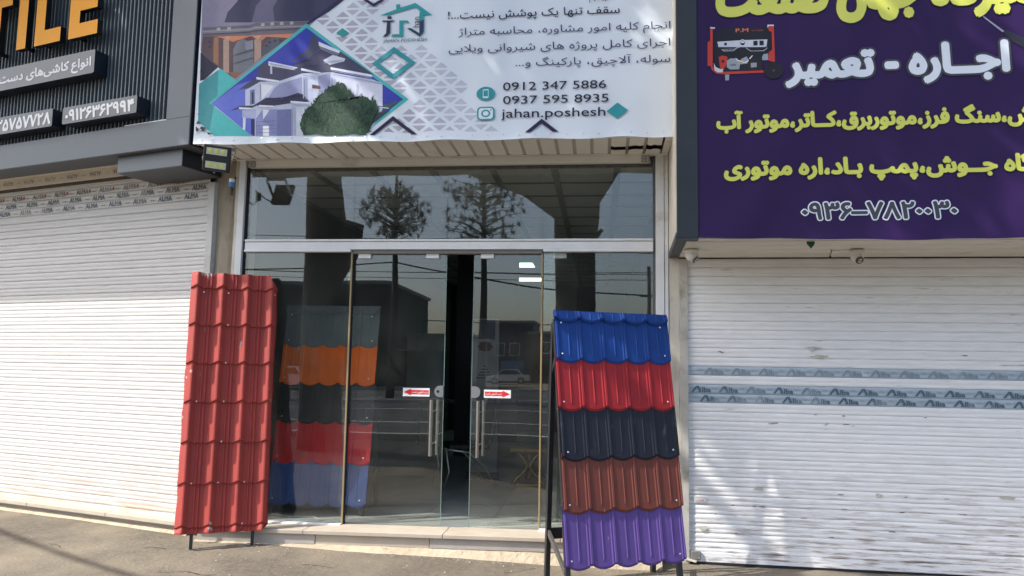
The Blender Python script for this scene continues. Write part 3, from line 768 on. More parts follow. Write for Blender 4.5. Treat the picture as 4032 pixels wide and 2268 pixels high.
for i in range(200):
    x = rnc.uniform(-3.3, 0.5)
    y = -0.335 - abs(rnc.gauss(0, 0.045))
    r = rnc.uniform(0.004, 0.013)
    z = gz(x, y) + mnoise.noise(Vector((x * 1.3, y * 1.3, 0))) * 0.010
    k = len(dv)
    dv += [(x - r, y - r * .7, z), (x + r, y - r * .5, z), (x + r * .6, y + r, z), (x - r * .8, y + r * .7, z), (x, y, z + r * 0.8)]
    df_ += [(k, k + 1, k + 4), (k + 1, k + 2, k + 4), (k + 2, k + 3, k + 4), (k + 3, k, k + 4)]
tag(MB().add(dv, df_).build('rubble', mat('crumb_tan', (0.24, 0.20, 0.15), rough=0.95), fix=False), 'crumbs of pale plaster lying along the foot of the step', 'rubble', kind='stuff')

# ================================================================ left shop: building, threshold, shutter
LO, LA = (-3.46, 0.0, 0.0), R(-17.2)
bl = thing('neighbour_building', 'left neighbour shop building behind the tilted white shutter and dark sign', 'building', (-3.46, 0, 0))
MB().add([(0, 0.045, -0.2), (0, 9, -0.2), (-9, 9, -0.2), (-9, 2.83, -0.2), (0, 0.045, 7.4), (0, 9, 7.4), (-9, 9, 7.4), (-9, 2.83, 7.4)],
         [(0, 1, 2, 3), (7, 6, 5, 4), (0, 4, 5, 1), (1, 5, 6, 2), (2, 6, 7, 3), (3, 7, 4, 0)]).build('wall', M['creamwall'], bl)
ov = boxo('shade_overhang', -13.0, -1.9, -2.45, 0.3, 6.01, 6.22, M['creamwall'], bl)  # unseen overhang added to cast the level shadow on sign and upper shutter
ov.rotation_euler = (0, 0, R(-17.2))
th = thing('threshold', 'low travertine threshold with plaster base under the left white shutter', 'step', LO, LA)
xs = [-5.0, -3.15, -2.05, -0.98, 0.02]
for a, b in zip(xs, xs[1:]):
    bevel(boxo('sill_slab', a + 0.002, b - 0.002, -0.10, 0.05, 0.150, 0.187, M['stone'], th), 0.004)
boxo('sill_core', -5.0, 0.0, -0.045, 0.04, -0.1, 0.149, M['stone2'], th)
pm = MB()
n = 100
vs, fs = [], []
for i in range(n + 1):
    x = -5.0 + 5.0 * i / n
    for j, (yy, zz) in enumerate(((-0.05, 0.115), (-0.075, 0.10), (-0.095, 0.085), (-0.12, 0.03))):
        q = mnoise.noise(Vector((x * 5, j * 1.7, 1))) * 0.012
        vs.append((x, yy + q, zz + q))
for i in range(n):
    for j in range(3):
        fs.append((i * 4 + j, (i + 1) * 4 + j, (i + 1) * 4 + j + 1, i * 4 + j + 1))
pm.add(vs, fs).build('plaster_base', M['plaster'], th)

PROF = [(0.005, 0.0), (0.0, 0.0007), (-0.0035, 0.004), (-0.0055, 0.011), (-0.0058, 0.018), (-0.0048, 0.024), (-0.0042, 0.029), (-0.0046, 0.034), (-0.0064, 0.041),
        (-0.0072, 0.049), (-0.0068, 0.057), (-0.005, 0.063), (-0.002, 0.068), (0.0005, 0.0712), (0.003, 0.0724), (0.005, 0.0735)]
def slat_mesh(w, pitch, m, name='slat', dent=0.0):
    k = pitch / 0.0735
    segs = 14
    vs, fs = [], []
    for i in range(segs + 1):
        x = w * i / segs
        for (y, z) in PROF:
            vs.append((x, y + dent * mnoise.noise(Vector((x * 1.7, 0.3, 5))), z * k))
    c = len(PROF)
    for i in range(segs):
        for j in range(c - 1):
            fs.append((i * c + j, (i + 1) * c + j, (i + 1) * c + j + 1, i * c + j + 1))
    me = bpy.data.meshes.new(name)
    me.from_pydata(vs, [], fs)
    me.materials.append(m)
    return me

sh = thing('roller_shutter', 'closed white roller shutter left of the pillar, upper rows printed with dark lettering', 'shutter', LO, LA)
PL_ = 0.0754
WL = 4.75
me = slat_mesh(WL, PL_, M['shutL'], dent=0.006)
z0 = 0.19 + 0.04
k = 0
while z0 + k * PL_ < 3.40:
    o = link('slat', me, sh)
    o.location = (-WL - 0.045, 0.002 * mnoise.noise(Vector((k * 0.9, 0, 0))), z0 + k * PL_)
    k += 1
boxo('bottom_bar', -WL - 0.045, -0.045, -0.012, 0.012, 0.188, z0 - 0.002, M['shutL'], sh)
boxo('shutter_backing', -WL - 0.1, -0.02, 0.012, 0.02, 0.16, 3.45, M['dark'], sh)
boxo('guide_rail', -0.043, 0.03, -0.028, 0.035, 0.16, 3.16, mat('rail_grey', (0.47, 0.475, 0.46), rough=0.5, var=0.1, dirt=(0.33, 0.3, 0.26), dscale=4), sh, 0.003)
# printed rows: ALMA
ink = mat('shutter_ink', (0.10, 0.125, 0.17), rough=0.6, dirt=(0.42, 0.40, 0.37), dscale=9, dlo=0.5, dhi=0.66)
ink2 = mat('shutter_ink_warm', (0.14, 0.13, 0.135), rough=0.6, dirt=(0.42, 0.40, 0.37), dscale=9, dlo=0.48, dhi=0.66)
inkred = mat('apple_red', (0.42, 0.035, 0.05), rough=0.6)
rows = [z0 + PL_ * math.floor((3.053 - z0) / PL_ + 0.5) + PL_ * i for i in (0, 1, 2)]
va, fa_ = glyphs('ALMA', res=2)
wa = max(v[0] for v in va)
for r, zr in enumerate(rows):
    x = -4.6 + r * 0.09
    while x < -0.25:
        pr = MB()
        put_text(pr, 'ALMA', x, x + 0.172, zr + 0.013, 0.047, -0.0095, ink if r < 2 else ink2, offset=0.032, res=2)
        # little serifs
        for sx in (0.0, 0.040, 0.052, 0.098, 0.128, 0.162):
            pr.flat([(x + sx - 0.004, zr + 0.013), (x + sx + 0.010, zr + 0.013), (x + sx + 0.010, zr + 0.0165), (x + sx - 0.004, zr + 0.0165)], -0.0096, ink if r < 2 else ink2)
        if r == 2:
            pr.add([(x + 0.192 + 0.013 * math.cos(a) * (1 + .15 * math.sin(a)), -0.0098, zr + 0.035 + 0.018 * math.sin(a)) for a in [i * math.pi / 5 for i in range(10)]], [tuple(range(10))], inkred)
            pr.flat([(x + 0.190, zr + 0.052), (x + 0.196, zr + 0.062), (x + 0.193, zr + 0.052)], -0.0098, inkred)
        else:
            pr.flat([(x + 0.183, zr + 0.055), (x + 0.192, zr + 0.060), (x + 0.189, zr + 0.053)], -0.0098, ink2)
        for sx in (0.235, 0.246, 0.262, 0.270):
            pr.add([(x + sx + 0.005 * math.cos(a), -0.0098, zr + 0.028 + 0.005 * math.sin(a)) for a in [i * math.pi / 4 for i in range(8)]], [tuple(range(8))], ink2)
        pr.flat([(x + 0.212, zr + 0.030), (x + 0.300, zr + 0.030), (x + 0.300, zr + 0.032), (x + 0.212, zr + 0.032)], -0.0097, ink2)
        pr.build('printed_word', None, sh, fix=False)
        x += 0.327
# upside-down row on the roll above a dark slot
boxo('roll_cover', -WL - 0.1, -0.72, -0.030, 0.0, 3.318, 3.405, M['cream'], sh, 0.006)
boxo('roll_slot', -WL - 0.1, -0.05, -0.012, 0.0, 3.285, 3.317, mat('maroon_slot', (0.09, 0.07, 0.07), rough=0.7), sh)
x = -4.55
while x < -0.95:
    pr = MB()
    pr.add([(x + 0.165 - v[0] / wa * 0.165, -0.0320, 3.388 - v[1] * 0.060) for v in va], fa_, ink2)
    for sx in (-0.06, -0.075, -0.10):
        pr.add([(x + sx + 0.005 * math.cos(a), -0.0320, 3.365 + 0.005 * math.sin(a)) for a in [i * math.pi / 4 for i in range(8)]], [tuple(range(8))], ink2)
    pr.build('printed_word', None, sh, fix=False)
    x += 0.327

# ================================================================ left sign
sg = thing('shop_sign', 'dark slate sign box with tall amber TILE letters and grey number plates', 'sign', LO, LA)
Y0 = -0.52
def fb(name, x0, x1, y0, y1, z0, z1, m, bev=0.003):
    return boxo(name, x0, x1, y0, y1, z0, z1, m, sg, bev)
fb('frame', -5.0, 0.214, Y0, -0.26, 3.350, 3.590, M['steelblue'])
fb('frame', -0.062, 0.2135, Y0 + 0.001, -0.26, 3.5905, 5.6, M['steelblue'])
boxo('side_panel', 0.2145, 0.218, Y0 + 0.003, 0.42, 3.352, 5.6, M['navyside'], sg)
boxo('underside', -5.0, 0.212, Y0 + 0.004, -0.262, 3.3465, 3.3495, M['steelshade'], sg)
fb('backboard', -5.0, -0.063, Y0 + 0.075, -0.30, 3.591, 5.6, M['backing'], 0)
fb('inner_ledge', -0.56, -0.064, Y0 + 0.004, Y0 + 0.074, 3.591, 3.598, M['whitepaint'], 0)
bm_ = MB().box(0, 0.0125, Y0 + 0.035, Y0 + 0.0745, 3.60, 5.6)
first = bm_.build('batten', M['batten'], sg)
n = 0
x = -0.098
first.location.x = x
while x > -3.4:
    x -= 0.0485
    o = first.copy()
    COL.objects.link(o)
    o.location.x = x
# box letters
YB, YF = Y0 + 0.034, Y0 - 0.10
def letter(pts):
    mb = MB()
    mb.add([(p[0], YF, p[1]) for p in pts], [tuple(range(len(pts)))], M['letter'])
    nn = len(pts)
    mb.add([(p[0], YF + 0.0005, p[1]) for p in pts] + [(p[0], YF + 0.055, p[1]) for p in pts], [(i, (i + 1) % nn, nn + (i + 1) % nn, nn + i) for i in range(nn)], M['letterside'])
    mb.add([(p[0], YF + 0.055, p[1]) for p in pts], [tuple(range(nn))], M['letterside'])
    mb.box(pts[0][0] + 0.02, pts[0][0] + 0.05, YF + 0.05, YB + 0.03, pts[0][1] + 0.03, pts[0][1] + 0.06, M['letterside'])
    return mb.build('letter', None, sg, fix=False)
E_ = [(-1.238, 4.448), (-0.860, 4.448), (-0.862, 4.578), (-1.100, 4.578), (-1.100, 4.697), (-0.878, 4.697), (-0.878, 4.827), (-1.100, 4.827), (-1.100, 4.943), (-0.862, 4.943), (-0.862, 5.07), (-1.238, 5.07)]
L_ = [(-1.704, 4.455), (-1.349, 4.455), (-1.347, 4.592), (-1.572, 4.592), (-1.572, 5.07), (-1.704, 5.07)]
I_ = [(-1.960, 4.459), (-1.829, 4.459), (-1.829, 5.07), (-1.960, 5.07)]
T_ = [(-2.356, 4.462), (-2.225, 4.462), (-2.225, 4.928), (-2.068, 4.928), (-2.068, 5.07), (-2.515, 5.07), (-2.515, 4.928), (-2.356, 4.928)]
for p in (E_, L_, I_, T_):
    letter(p)
def rounded(x0, x1, z0, z1, r, seg=4, corners=(1, 1, 1, 1)):
    pts = []
    for ci, (cx, cz, a0) in enumerate(((x0 + r, z0 + r, 180), (x1 - r, z0 + r, 270), (x1 - r, z1 - r, 0), (x0 + r, z1 - r, 90))):
        if corners[ci]:
            pts += [(cx + r * math.cos(R(a0 + 90 * k / seg)), cz + r * math.sin(R(a0 + 90 * k / seg))) for k in range(seg + 1)]
        else:
            pts.append(((x0, x1, x1, x0)[ci], (z0, z0, z1, z1)[ci]))
    return pts
def plate(x0, x1, z0, z1, text, t0, t1, base, h):
    mb = MB()
    mb.slab(rounded(x0, x1, z0, z1, 0.016), YF, YB, M['plate'], M['navyside'])
    p = mb.build('name_plate', None, sg, fix=False)
    tb = MB()
    put_text(tb, text, t0, t1, base, h, YF - 0.002, M['whitepaint'], offset=0.042, fa=True)
    tb.build('plate_lettering', None, p, fix=False)
plate(-3.1, -0.864, 4.085, 4.300, '\u0627\u0646\u0648\u0627\u0639 \u06A9\u0627\u0634\u06CC\u200c\u0647\u0627\u06CC \u062F\u0633\u062A \u0633\u0627\u0632', -2.43, -0.908, 4.158, 0.078)
plate(-1.229, -0.300, 3.652, 3.806, '\u06F0\u06F9\u06F1\u06F2\u06F6\u06F3\u06F6\u06F2\u06F9\u06F9\u06F4', -1.185, -0.335, 3.676, 0.100)
plate(-2.75, -1.366, 3.655, 3.820, '\u06F2\u06F5\u06F7\u06F5\u06F7\u06F7\u06F2\u06F8', -2.135, -1.392, 3.684, 0.108)
# soffit boards between sign and wall
x = 0.10
while x > -4.7:
    bevel(boxo('soffit_board', x - 0.113, x - 0.003, -0.258, 0.02, 3.412, 3.424, M['cream'], sg), 0.003)
    x -= 0.116
boxo('soffit_trim', -4.8, 0.1, -0.036, -0.012, 3.402, 3.4115, M['cream'], sg)
boxo('soffit_backing', -4.8, 0.12, -0.258, 0.02, 3.426, 3.44, M['dark'], sg)
# box under the sign
hb = thing('hanging_box', 'slate box fixed under the right end of the dark sign', 'box', LO, LA)
boxo('box_body', -0.700, 0.070, -0.445, -0.002, 3.200, 3.345, M['steelblue'], hb, 0.003)
boxo('box_side', 0.0705, 0.073, -0.443, -0.002, 3.202, 3.345, M['navyside'], hb)
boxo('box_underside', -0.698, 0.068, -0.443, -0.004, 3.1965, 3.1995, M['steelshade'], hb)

# ================================================================ concrete pillar
pl = thing('concrete_pillar', 'stained bare concrete pillar between the left shutter and glass front', 'pillar', (-3.33, 0.1, 0))
vs, fs = [], []
nz = 60
for j in range(nz + 1):
    z = -0.1 + 3.5 * j / nz
    for (x, y) in ((-0.12, 0.2), (-0.115, -0.085), (-0.05, -0.10), (0.03, -0.098), (0.075, -0.085), (0.085, 0.2)):
        q = mnoise.noise(Vector((x * 9, z * 2.5, 2))) * 0.011 + mnoise.noise(Vector((x * 30, z * 11, 7))) * 0.004
        vs.append((x + q * 0.6, y + q, z))
for j in range(nz):
    for i in range(5):
        fs.append((j * 6 + i, j * 6 + i + 1, (j + 1) * 6 + i + 1, (j + 1) * 6 + i))
MB().add(vs, fs).build('shaft', M['concrete'], pl)
mb = MB()
vs, fs = [], []
for j in range(nz + 1):
    z = -0.1 + 3.46 * j / nz
    q = mnoise.noise(Vector((1, z * 3.5, 2))) * 0.010
    for (x, y) in ((0.076, 0.2), (0.080 + q, -0.118), (0.135, -0.122), (0.140, 0.2)):
        vs.append((x, y, z))
for j in range(nz):
    for i in range(3):
        fs.append((j * 4 + i, j * 4 + i + 1, (j + 1) * 4 + i + 1, (j + 1) * 4 + i))
mb.add(vs, fs).build('mortar_strip', M['creamwall'], pl)

# ================================================================ centre shop front
cb = thing('shop_building', 'middle shop building above and around the glass front', 'building', (-1.35, 0, 0))
cb_x = 1.35
boxo('wall', -3.34 + cb_x, 0.55 + cb_x, 0.10, 0.3, 3.46, 5.6, M['creamwall'], cb)
boxo('side_wall', -3.455 + cb_x, -3.34 + cb_x, 0.32, 10.2, 0.0, 3.6, M['greywall'], cb)
boxo('side_wall', 0.56 + cb_x, 0.66 + cb_x, 0.32, 10.2, 0.0, 3.6, M['greywall'], cb)
boxo('roof', -3.455 + cb_x, 0.66 + cb_x, 0.32, 10.2, 3.6, 3.75, M['greywall'], cb)

sf = thing('shopfront_frame', 'white aluminium frame of the glass shop front with header and transom', 'frame', (-1.35, 0, 0))
def sx(name, x0, x1, y0, y1, z0, z1, m, bev=0.003, parent=None):
    return boxo(name, x0 + 1.35, x1 + 1.35, y0, y1, z0, z1, m, parent or sf, bev)
sx('post', -3.210, -3.152, -0.045, 0.10, 0.10, 3.352, M['white_alu'])
sx('post', 0.455, 0.524, -0.03, 0.10, 0.05, 3.352, M['white_alu'])
sx('post', 0.527, 0.559, -0.022, 0.10, 0.05, 3.352, M['white_alu'])
sx('gasket', -3.151, -3.131, -0.012, 0.06, 0.20, 3.352, M['dark'], 0)
sx('gasket', 0.434, 0.4545, -0.008, 0.06, 0.20, 3.352, mat('grey_gasket', (0.10, 0.105, 0.11), rough=0.6), 0)
sx('header', -3.128, 0.405, -0.055, 0.02, 3.286, 3.345, M['soffit'])
for a in (-3.125, 0.335):
    pt = sx('end_plate', a, a + 0.072, -0.061, -0.0555, 3.278, 3.336, mat('grey_end_plate', (0.30, 0.29, 0.27), rough=0.5), 0.003)
    for dx in (0.02, 0.052):
        for dz in (3.295, 3.318):
            MB().lathe([(0.005, -0.064), (0.0035, -0.0655)], (a + dx + 1.35, 0, dz), 8, axis='y').build('screw', M['screw'], pt)
sx('header_shadow_gap', -3.130, 0.4335, 0.012, 0.05, 3.268, 3.2855, M['dark'], 0)
sx('transom', -3.130, 0.4335, -0.030, 0.045, 2.547, 2.613, M['white_alu'])
sx('transom_lip', -3.130, 0.4335, -0.040, 0.045, 2.616, 2.636, M['white_alu'], 0.006)
sx('glazing_bar', -3.130, -2.158, -0.046, 0.0, 2.523, 2.5455, M['white_alu'], 0.007)
sx('glazing_bar', -0.482, 0.4335, -0.046, 0.0, 2.523, 2.5455, M['white_alu'], 0.007)
sx('door_track', -2.157, -0.483, -0.012, 0.06, 2.512, 2.5455, mat('track_grey', (0.17, 0.16, 0.15), rough=0.6), 0.002)
def tilted_bar(name, xa, xb, za, zb, m):
    o = MB().box(-(xb - xa) / 2, (xb - xa) / 2, -0.052, -0.006, -0.014, 0.014).build(name, m, sf)
    o.location = ((xa + xb) / 2 + 1.35, 0, (za + zb) / 2)
    o.rotation_euler = (0, -math.atan2(zb - za, xb - xa), 0)
    bevel(o, 0.009, 3)
tilted_bar('sill_bar', -3.130, -2.150, 0.203, 0.208, M['white_alu'])
tilted_bar('sill_bar', -0.490, 0.440, 0.231, 0.240, M['white_alu'])
# transom panes and fixed panes
for a, b in zip((-3.128, -2.150, -1.318, -0.490), (-2.153, -1.321, -0.493, 0.434)):
    sx('glass_pane', a, b, 0.0, 0.008, 2.630, 3.29, M['glass'], 0)
for a, b in ((-3.128, -2.162), (-0.478, 0.434)):
    sx('glass_pane', a, b, -0.004, 0.004, 0.18, 2.535, M['glass'], 0)
sx('edge_strip', -2.162, -2.147, -0.012, 0.022, 0.19, 2.53, M['goldstrip'], 0.002)
sx('edge_strip', -2.1468, -2.139, -0.002, 0.028, 0.19, 2.53, M['dark'], 0)
sx('edge_strip', -0.497, -0.483, -0.012, 0.022, 0.20, 2.53, M['goldstrip'], 0.002)

def arrow(mb, x, z, w, h, left, y):
    mb.flat([(x, z), (x + w, z), (x + w, z + h), (x, z + h)], y, M['whitepaint'])
    red = mat('sticker_red', (0.72, 0.03, 0.03), rough=0.4)
    c = z + h / 2
    p = [(0.03, 0), (0.30, 0.38), (0.30, 0.24), (0.97, 0.24), (0.97, -0.24), (0.30, -0.24), (0.30, -0.38)]
    pts = [((x + w * a) if left else (x + w - w * a), c + b * h * 1.1) for a, b in p]
    mb.flat(pts if not left else pts[::-1], y - 0.0006, red)
    tx0, tx1 = (x + w * 0.34, x + w * 0.95) if left else (x + w * 0.05, x + w * 0.66)
    put_text(mb, '\u062F\u0631\u0628 \u06A9\u0634\u0648\u06CC\u06CC \u0627\u0633\u062A', tx0, tx1, c - 0.006, 0.019, y - 0.0012, M['whitepaint'], offset=0.01, fa=True)

def door(x0, x1, left, label):
    d = thing('sliding_door', label, 'door', ((x0 + x1) / 2, 0.035, 0))
    c = (x0 + x1) / 2
    boxo('door_glass', x0 - c, x1 - c, -0.005, 0.005, 0.215, 2.516, M['glass'], d)
    edge = mat('green_glass_edge', (0.22, 0.32, 0.28), rough=0.2)
    ex = (x1 if left else x0) - c
    boxo('glass_edge', ex - 0.002 + (0.004 if left else -0.004) * 0.6, ex + 0.002 + (0.004 if left else -0.004) * 0.6, -0.005, 0.005, 0.215, 2.516, edge, d)
    # roller clamps
    for px in ((-2.103, -1.498) if left else (-1.021, -0.40)):
        bevel(boxo('roller_clamp', px - c, px + 0.113 - c, -0.030, 0.016, 2.474, 2.520, M['white_alu'], d), 0.003)
    # lock plate: half disc
    cx = (x1 - 0.0) if left else x0
    pts = []
    sgn = -1 if left else 1
    for k in range(13):
        a = math.pi / 2 - math.pi * k / 12
        pts.append((cx - c + sgn * (0.03 + 0.045 * math.cos(a)), 1.335 + 0.048 * math.sin(a)))
    pts += [(cx - c, 1.287), (cx - c, 1.383)]
    lk = MB().slab(pts, -0.017, 0.017, M['steel']).build('lock_plate', None, d)
    if left:
        MB().lathe([(0.013, -0.019), (0.011, -0.024), (0.004, -0.024)], (cx - c - 0.045, 0, 1.335), 16, axis='y').build('keyhole', M['black_metal'], lk)
    hx = (-1.408 if left else -1.010) - c
    h = MB()
    h.tube([(hx, -0.075, 0.80), (hx, -0.075, 1.265)], 0.0145, 16)
    hb_ = h.build('handle', M['steel'], d, smooth=False)
    q = MB().tube([(hx + 0.028, 0.055, 0.80), (hx + 0.028, 0.055, 1.265)], 0.0145, 16).build('handle', M['steel'], d)
    for zz in (0.90, 1.17):
        MB().tube([(hx, -0.063, zz), (hx + 0.012, 0.045, zz)], 0.007, 8).build('handle_stud', M['steel'], hb_)
    st = MB()
    if left:
        arrow(st, -1.672 - c, 1.290, 0.231, 0.070, True, -0.0062)
    else:
        arrow(st, -0.973 - c, 1.290, 0.228, 0.068, False, -0.0062)
    st.build('arrow_sticker', None, d, fix=False)
door(-2.200, -1.322, True, 'left sliding glass door with red arrow sticker pointing left')
door(-1.078, -0.200, False, 'right sliding glass door with red arrow sticker pointing right')

# ================================================================ step in front
st = thing('entrance_step', 'travertine entrance step on crumbling plaster under the glass front', 'step', (-1.4, -0.15, 0))
def zs(x):
    return 0.205 + (x + 2.8) * 0.0095
cuts = [-3.30, -2.385, -1.235, -0.30, 0.445]
for a, b in zip(cuts, cuts[1:]):
    m = MB()
    vv = []
    for x in (a + 0.0015, b - 0.0015):
        for y in (-0.280, 0.02):
            for t in (0, 1):
                vv.append((x + 1.4, y + 0.15, zs(x) - 0.034 * (1 - t)))
    m.add(vv, [(0, 1, 3, 2), (4, 6, 7, 5), (0, 4, 5, 1), (2, 3, 7, 6), (1, 5, 7, 3), (0, 2, 6, 4)])
    bevel(m.build('tread_slab', M['stone'], st), 0.005)
rc = [-3.30, -2.29, -1.345, -0.25, 0.445]
for i, (a, b) in enumerate(zip(rc, rc[1:])):
    m = MB()
    vv = []
    for x in (a + 0.002, b - 0.002):
        for y in (-0.258 + 0.004 * (i % 2), 0.0):
            for t in (0, 1):
                vv.append((x + 1.4, y + 0.15, zs(x) - 0.036 - 0.078 * (1 - t)))
    m.add(vv, [(0, 1, 3, 2), (4, 6, 7, 5), (0, 4, 5, 1), (2, 3, 7, 6), (1, 5, 7, 3), (0, 2, 6, 4)])
    bevel(m.build('riser_slab', M['stone2'] if i != 1 else M['stone'], st), 0.003)
vs, fs = [], []
n, c = 170, 7
for i in range(n + 1):
    x = -3.32 + 3.80 * i / n
    for j in range(c):
        t = j / (c - 1)
        q = mnoise.noise(Vector((x * 6, t * 3, 4))) * 0.016 + mnoise.noise(Vector((x * 22, t * 8, 9))) * 0.006
        vs.append((x + 1.4, -0.245 - 0.085 * t + 0.15 + q, (zs(x) - 0.108) * (1 - t) + (gz(x, -0.33) - 0.02) * t + (q if 0 < t < 1 else 0)))
for i in range(n):
    for j in range(c - 1):
        fs.append((i * c + j, (i + 1) * c + j, (i + 1) * c + j + 1, i * c + j + 1))
MB().add(vs, fs).build('plaster_base', M['plaster'], st, smooth=True)

# ================================================================ canopy over the glass front
cp = thing('canopy', 'beige boarded canopy soffit over the glass front, torn at its right corner', 'canopy', (-1.35, 0, 0))
x = -3.34
while x < 0.50:
    x1 = x + 0.1425
    if x1 < 0.12:
        o = boxo('soffit_plank', x + 1.35, x + 0.1165 + 1.35, -0.515, -0.004, 3.357, 3.366, M['soffit'], cp)
        bevel(o, 0.003)
    else:
        xa, xb = x, min(x + 0.1165, 0.497)
        ym = -0.27
        jag = [(xa + (xb - xa) * t / 4, ym + random.uniform(-0.02, 0.02)) for t in range(5)]
        back = [(xa, -0.004)] + [(p[0], p[1] + 0.012) for p in jag] + [(xb, -0.004)]
        front = [(xa, -0.515)] + [(p[0], p[1] - 0.035 - 0.09 * (x1 - 0.1) * random.random()) for p in jag] + [(xb, -0.515)]
        for poly, sag in ((back, 0.032), (front, 0.014)):
            vv = []
            for zt in (0.0, 0.006):
                for p in poly:
                    near = abs(p[1] - ym) < 0.09
                    vv.append((p[0] + 1.35, p[1], 3.358 + zt - (sag if near else 0.0)))
            k = len(poly)
            MB().add(vv, [tuple(range(k)), tuple(range(k, 2 * k))[::-1]] + [(i, (i + 1) % k, k + (i + 1) % k, k + i) for i in range(k)]).build('torn_plank', M['soffit'], cp)
    if x1 < 0.45:
        boxo('joint_channel', x + 0.1175 + 1.35, x1 - 0.001 + 1.35, -0.515, -0.03, 3.3625, 3.370, M['groove'], cp)
    x = x1
boxo('soffit_backing', -3.36 + 1.35, 0.555 + 1.35, -0.53, 0.0, 3.385, 3.40, M['dark'], cp)
boxo('rear_trim', -3.24 + 1.35, 0.555 + 1.35, -0.064, 0.02, 3.346, 3.3555, M['soffit'], cp)
boxo('side_trim', 0.500 + 1.35, 0.553 + 1.35, -0.515, -0.066, 3.346, 3.366, M['soffit'], cp, 0.002)
boxo('canopy_box', -3.355 + 1.35, 0.555 + 1.35, -0.540, -0.1, 3.402, 5.6, M['greywall'], cp)
boxo('front_trim', -3.355 + 1.35, 0.555 + 1.35, -0.540, -0.516, 3.352, 3.4, M['soffit'], cp)

# ================================================================ middle banner
bn = thing('shop_banner', 'white vinyl banner with villa picture, Persian lines and phone numbers over the glass front', 'banner', (-1.39, -0.552, 3.35))
bx, bz = 1.39, -3.35
YBN = -0.552
vs, fs = [], []
nxx, nzz = 130, 24
for j in range(nzz + 1):
    t = j / nzz
    z = 3.345 + (5.6 - 3.345) * t ** 1.6
    for i in range(nxx + 1):
        s_ = i / nxx
        x = -3.372 + 3.952 * s_
        e = math.exp(-(z - 3.345) / 0.035)
        dz = 0.006 * math.sin(x * 9.0) * e + 0.004 * mnoise.noise(Vector((x * 4, 0, 0))) * e
        dy = -0.012 * e * abs(math.sin(x * 6.5 + 0.7 * math.sin(x * 3)))
        vs.append((x + bx, dy, z + bz + dz))
for j in range(nzz):
    for i in range(nxx):
        a = j * (nxx + 1) + i
        fs.append((a, a + 1, a + nxx + 2, a + nxx + 1))
MB().add(vs, fs).build('vinyl_sheet', M['vinyl'], bn, smooth=True, fix=False)
boxo('vinyl_return', -3.372 + bx, 0.58 + bx, 0.002, 0.010, 3.352 + bz, 5.6 + bz, M['vinyl'], bn)
layer = [0]
def ly(k=None):
    layer[0] += 1
    return -0.0012 - 0.00006 * layer[0]
groups = {}
for (nm, c, pts) in PRINT:
    mb = groups.setdefault(nm, MB())
    mb.flat([(p[0] + bx, max(p[1], 3.398) + bz) for p in pts], ly(), print_mat(c))
names = {'photo': 'printed_photo', 'teal': 'printed_teal_shape', 'sky': 'printed_sky', 'house': 'printed_villa', 'tree': 'printed_tree',
         'roofline': 'printed_chevron', 'diamond': 'printed_diamond', 'logo': 'printed_logo'}
# tree print: needle strokes over the dark blob
tr = groups['tree']
tp = [p for (nm, c, pts) in PRINT if nm == 'tree' for p in pts]
def inside(x, z, poly):
    r = False
    j = len(poly) - 1
    for i in range(len(poly)):
        if (poly[i][1] > z) != (poly[j][1] > z) and x < (poly[j][0] - poly[i][0]) * (z - poly[i][1]) / (poly[j][1] - poly[i][1]) + poly[i][0]:
            r = not r
        j = i
    return r
ytree = ly()
for i in range(1100):
    x, z = random.uniform(-2.46, -1.80), random.uniform(3.40, 3.85)
    if not inside(x, z, tp) or z > 3.80:
        continue
    a = R(90 + random.uniform(-38, 38))
    l = random.uniform(0.02, 0.045)
    w = 0.005
    col = random.choice(((44, 84, 52), (24, 46, 40), (58, 100, 58), (20, 34, 34), (50, 74, 56)))
    tr.flat([(x - w + bx, z + bz), (x + w + bx, z + bz), (x + l * math.cos(a) + bx, z + l * math.sin(a) + bz)], ytree - 0.00006 * (i % 4), print_mat(col))
ly(); ly(); ly(); ly(); ly()
for nm, mb in groups.items():
    mb.build(names[nm], None, bn, fix=False)
# triangle lattice
la = MB()
shades = [(160, 150, 166), (168, 160, 176), (178, 174, 190), (188, 188, 202), (196, 200, 212)]
yl = -0.0011
dia_c = ((-1.683, 3.997, 0.13, 0.098), (-2.124, 4.271, 0.075, 0.065))
for j in range(-1, 18):
    for i in range(-2, 22):
        cx = -2.55 + i * 0.168 / 1.0 * 0.5 * 2 + (0.084 if j % 2 else 0)
        cz = 3.405 + j * 0.0765
        f = (cx + 2.2) / 1.25 + (cz - 3.4) * 0.55
        if cz > 4.58 or f > 1.08 or cx > -0.86:
            continue
        # outside the big photo diamond on its right side
        if cz > 3.693:
            if cx < -1.556 - (cz - 3.693) * (0.883 / 0.666) + 0.05:
                continue
        elif cx < -1.556 - (3.693 - cz) * (0.387 / 0.294) + 0.05:
            continue
        if -1.86 < cx < -1.36 and 4.14 < cz < 4.53:
            continue
        if cx < -2.131 - (4.558 - cz) * 1.457 + 0.05:
            continue
        sh_ = shades[min(4, max(0, int(f * 5 - 0.3)))]
        for sg_ in (1, -1):
            z1 = cz + sg_ * 0.0095
            z2 = cz + sg_ * 0.056
            tri = [(cx - 0.056, z1), (cx + 0.056, z1), (cx, z2)]
            if min(t[1] for t in tri) < 3.399:
                continue
            if sg_ < 0:
                tri = tri[::-1]
            la.flat([(p[0] + bx, p[1] + bz) for p in tri], yl, print_mat(sh_))
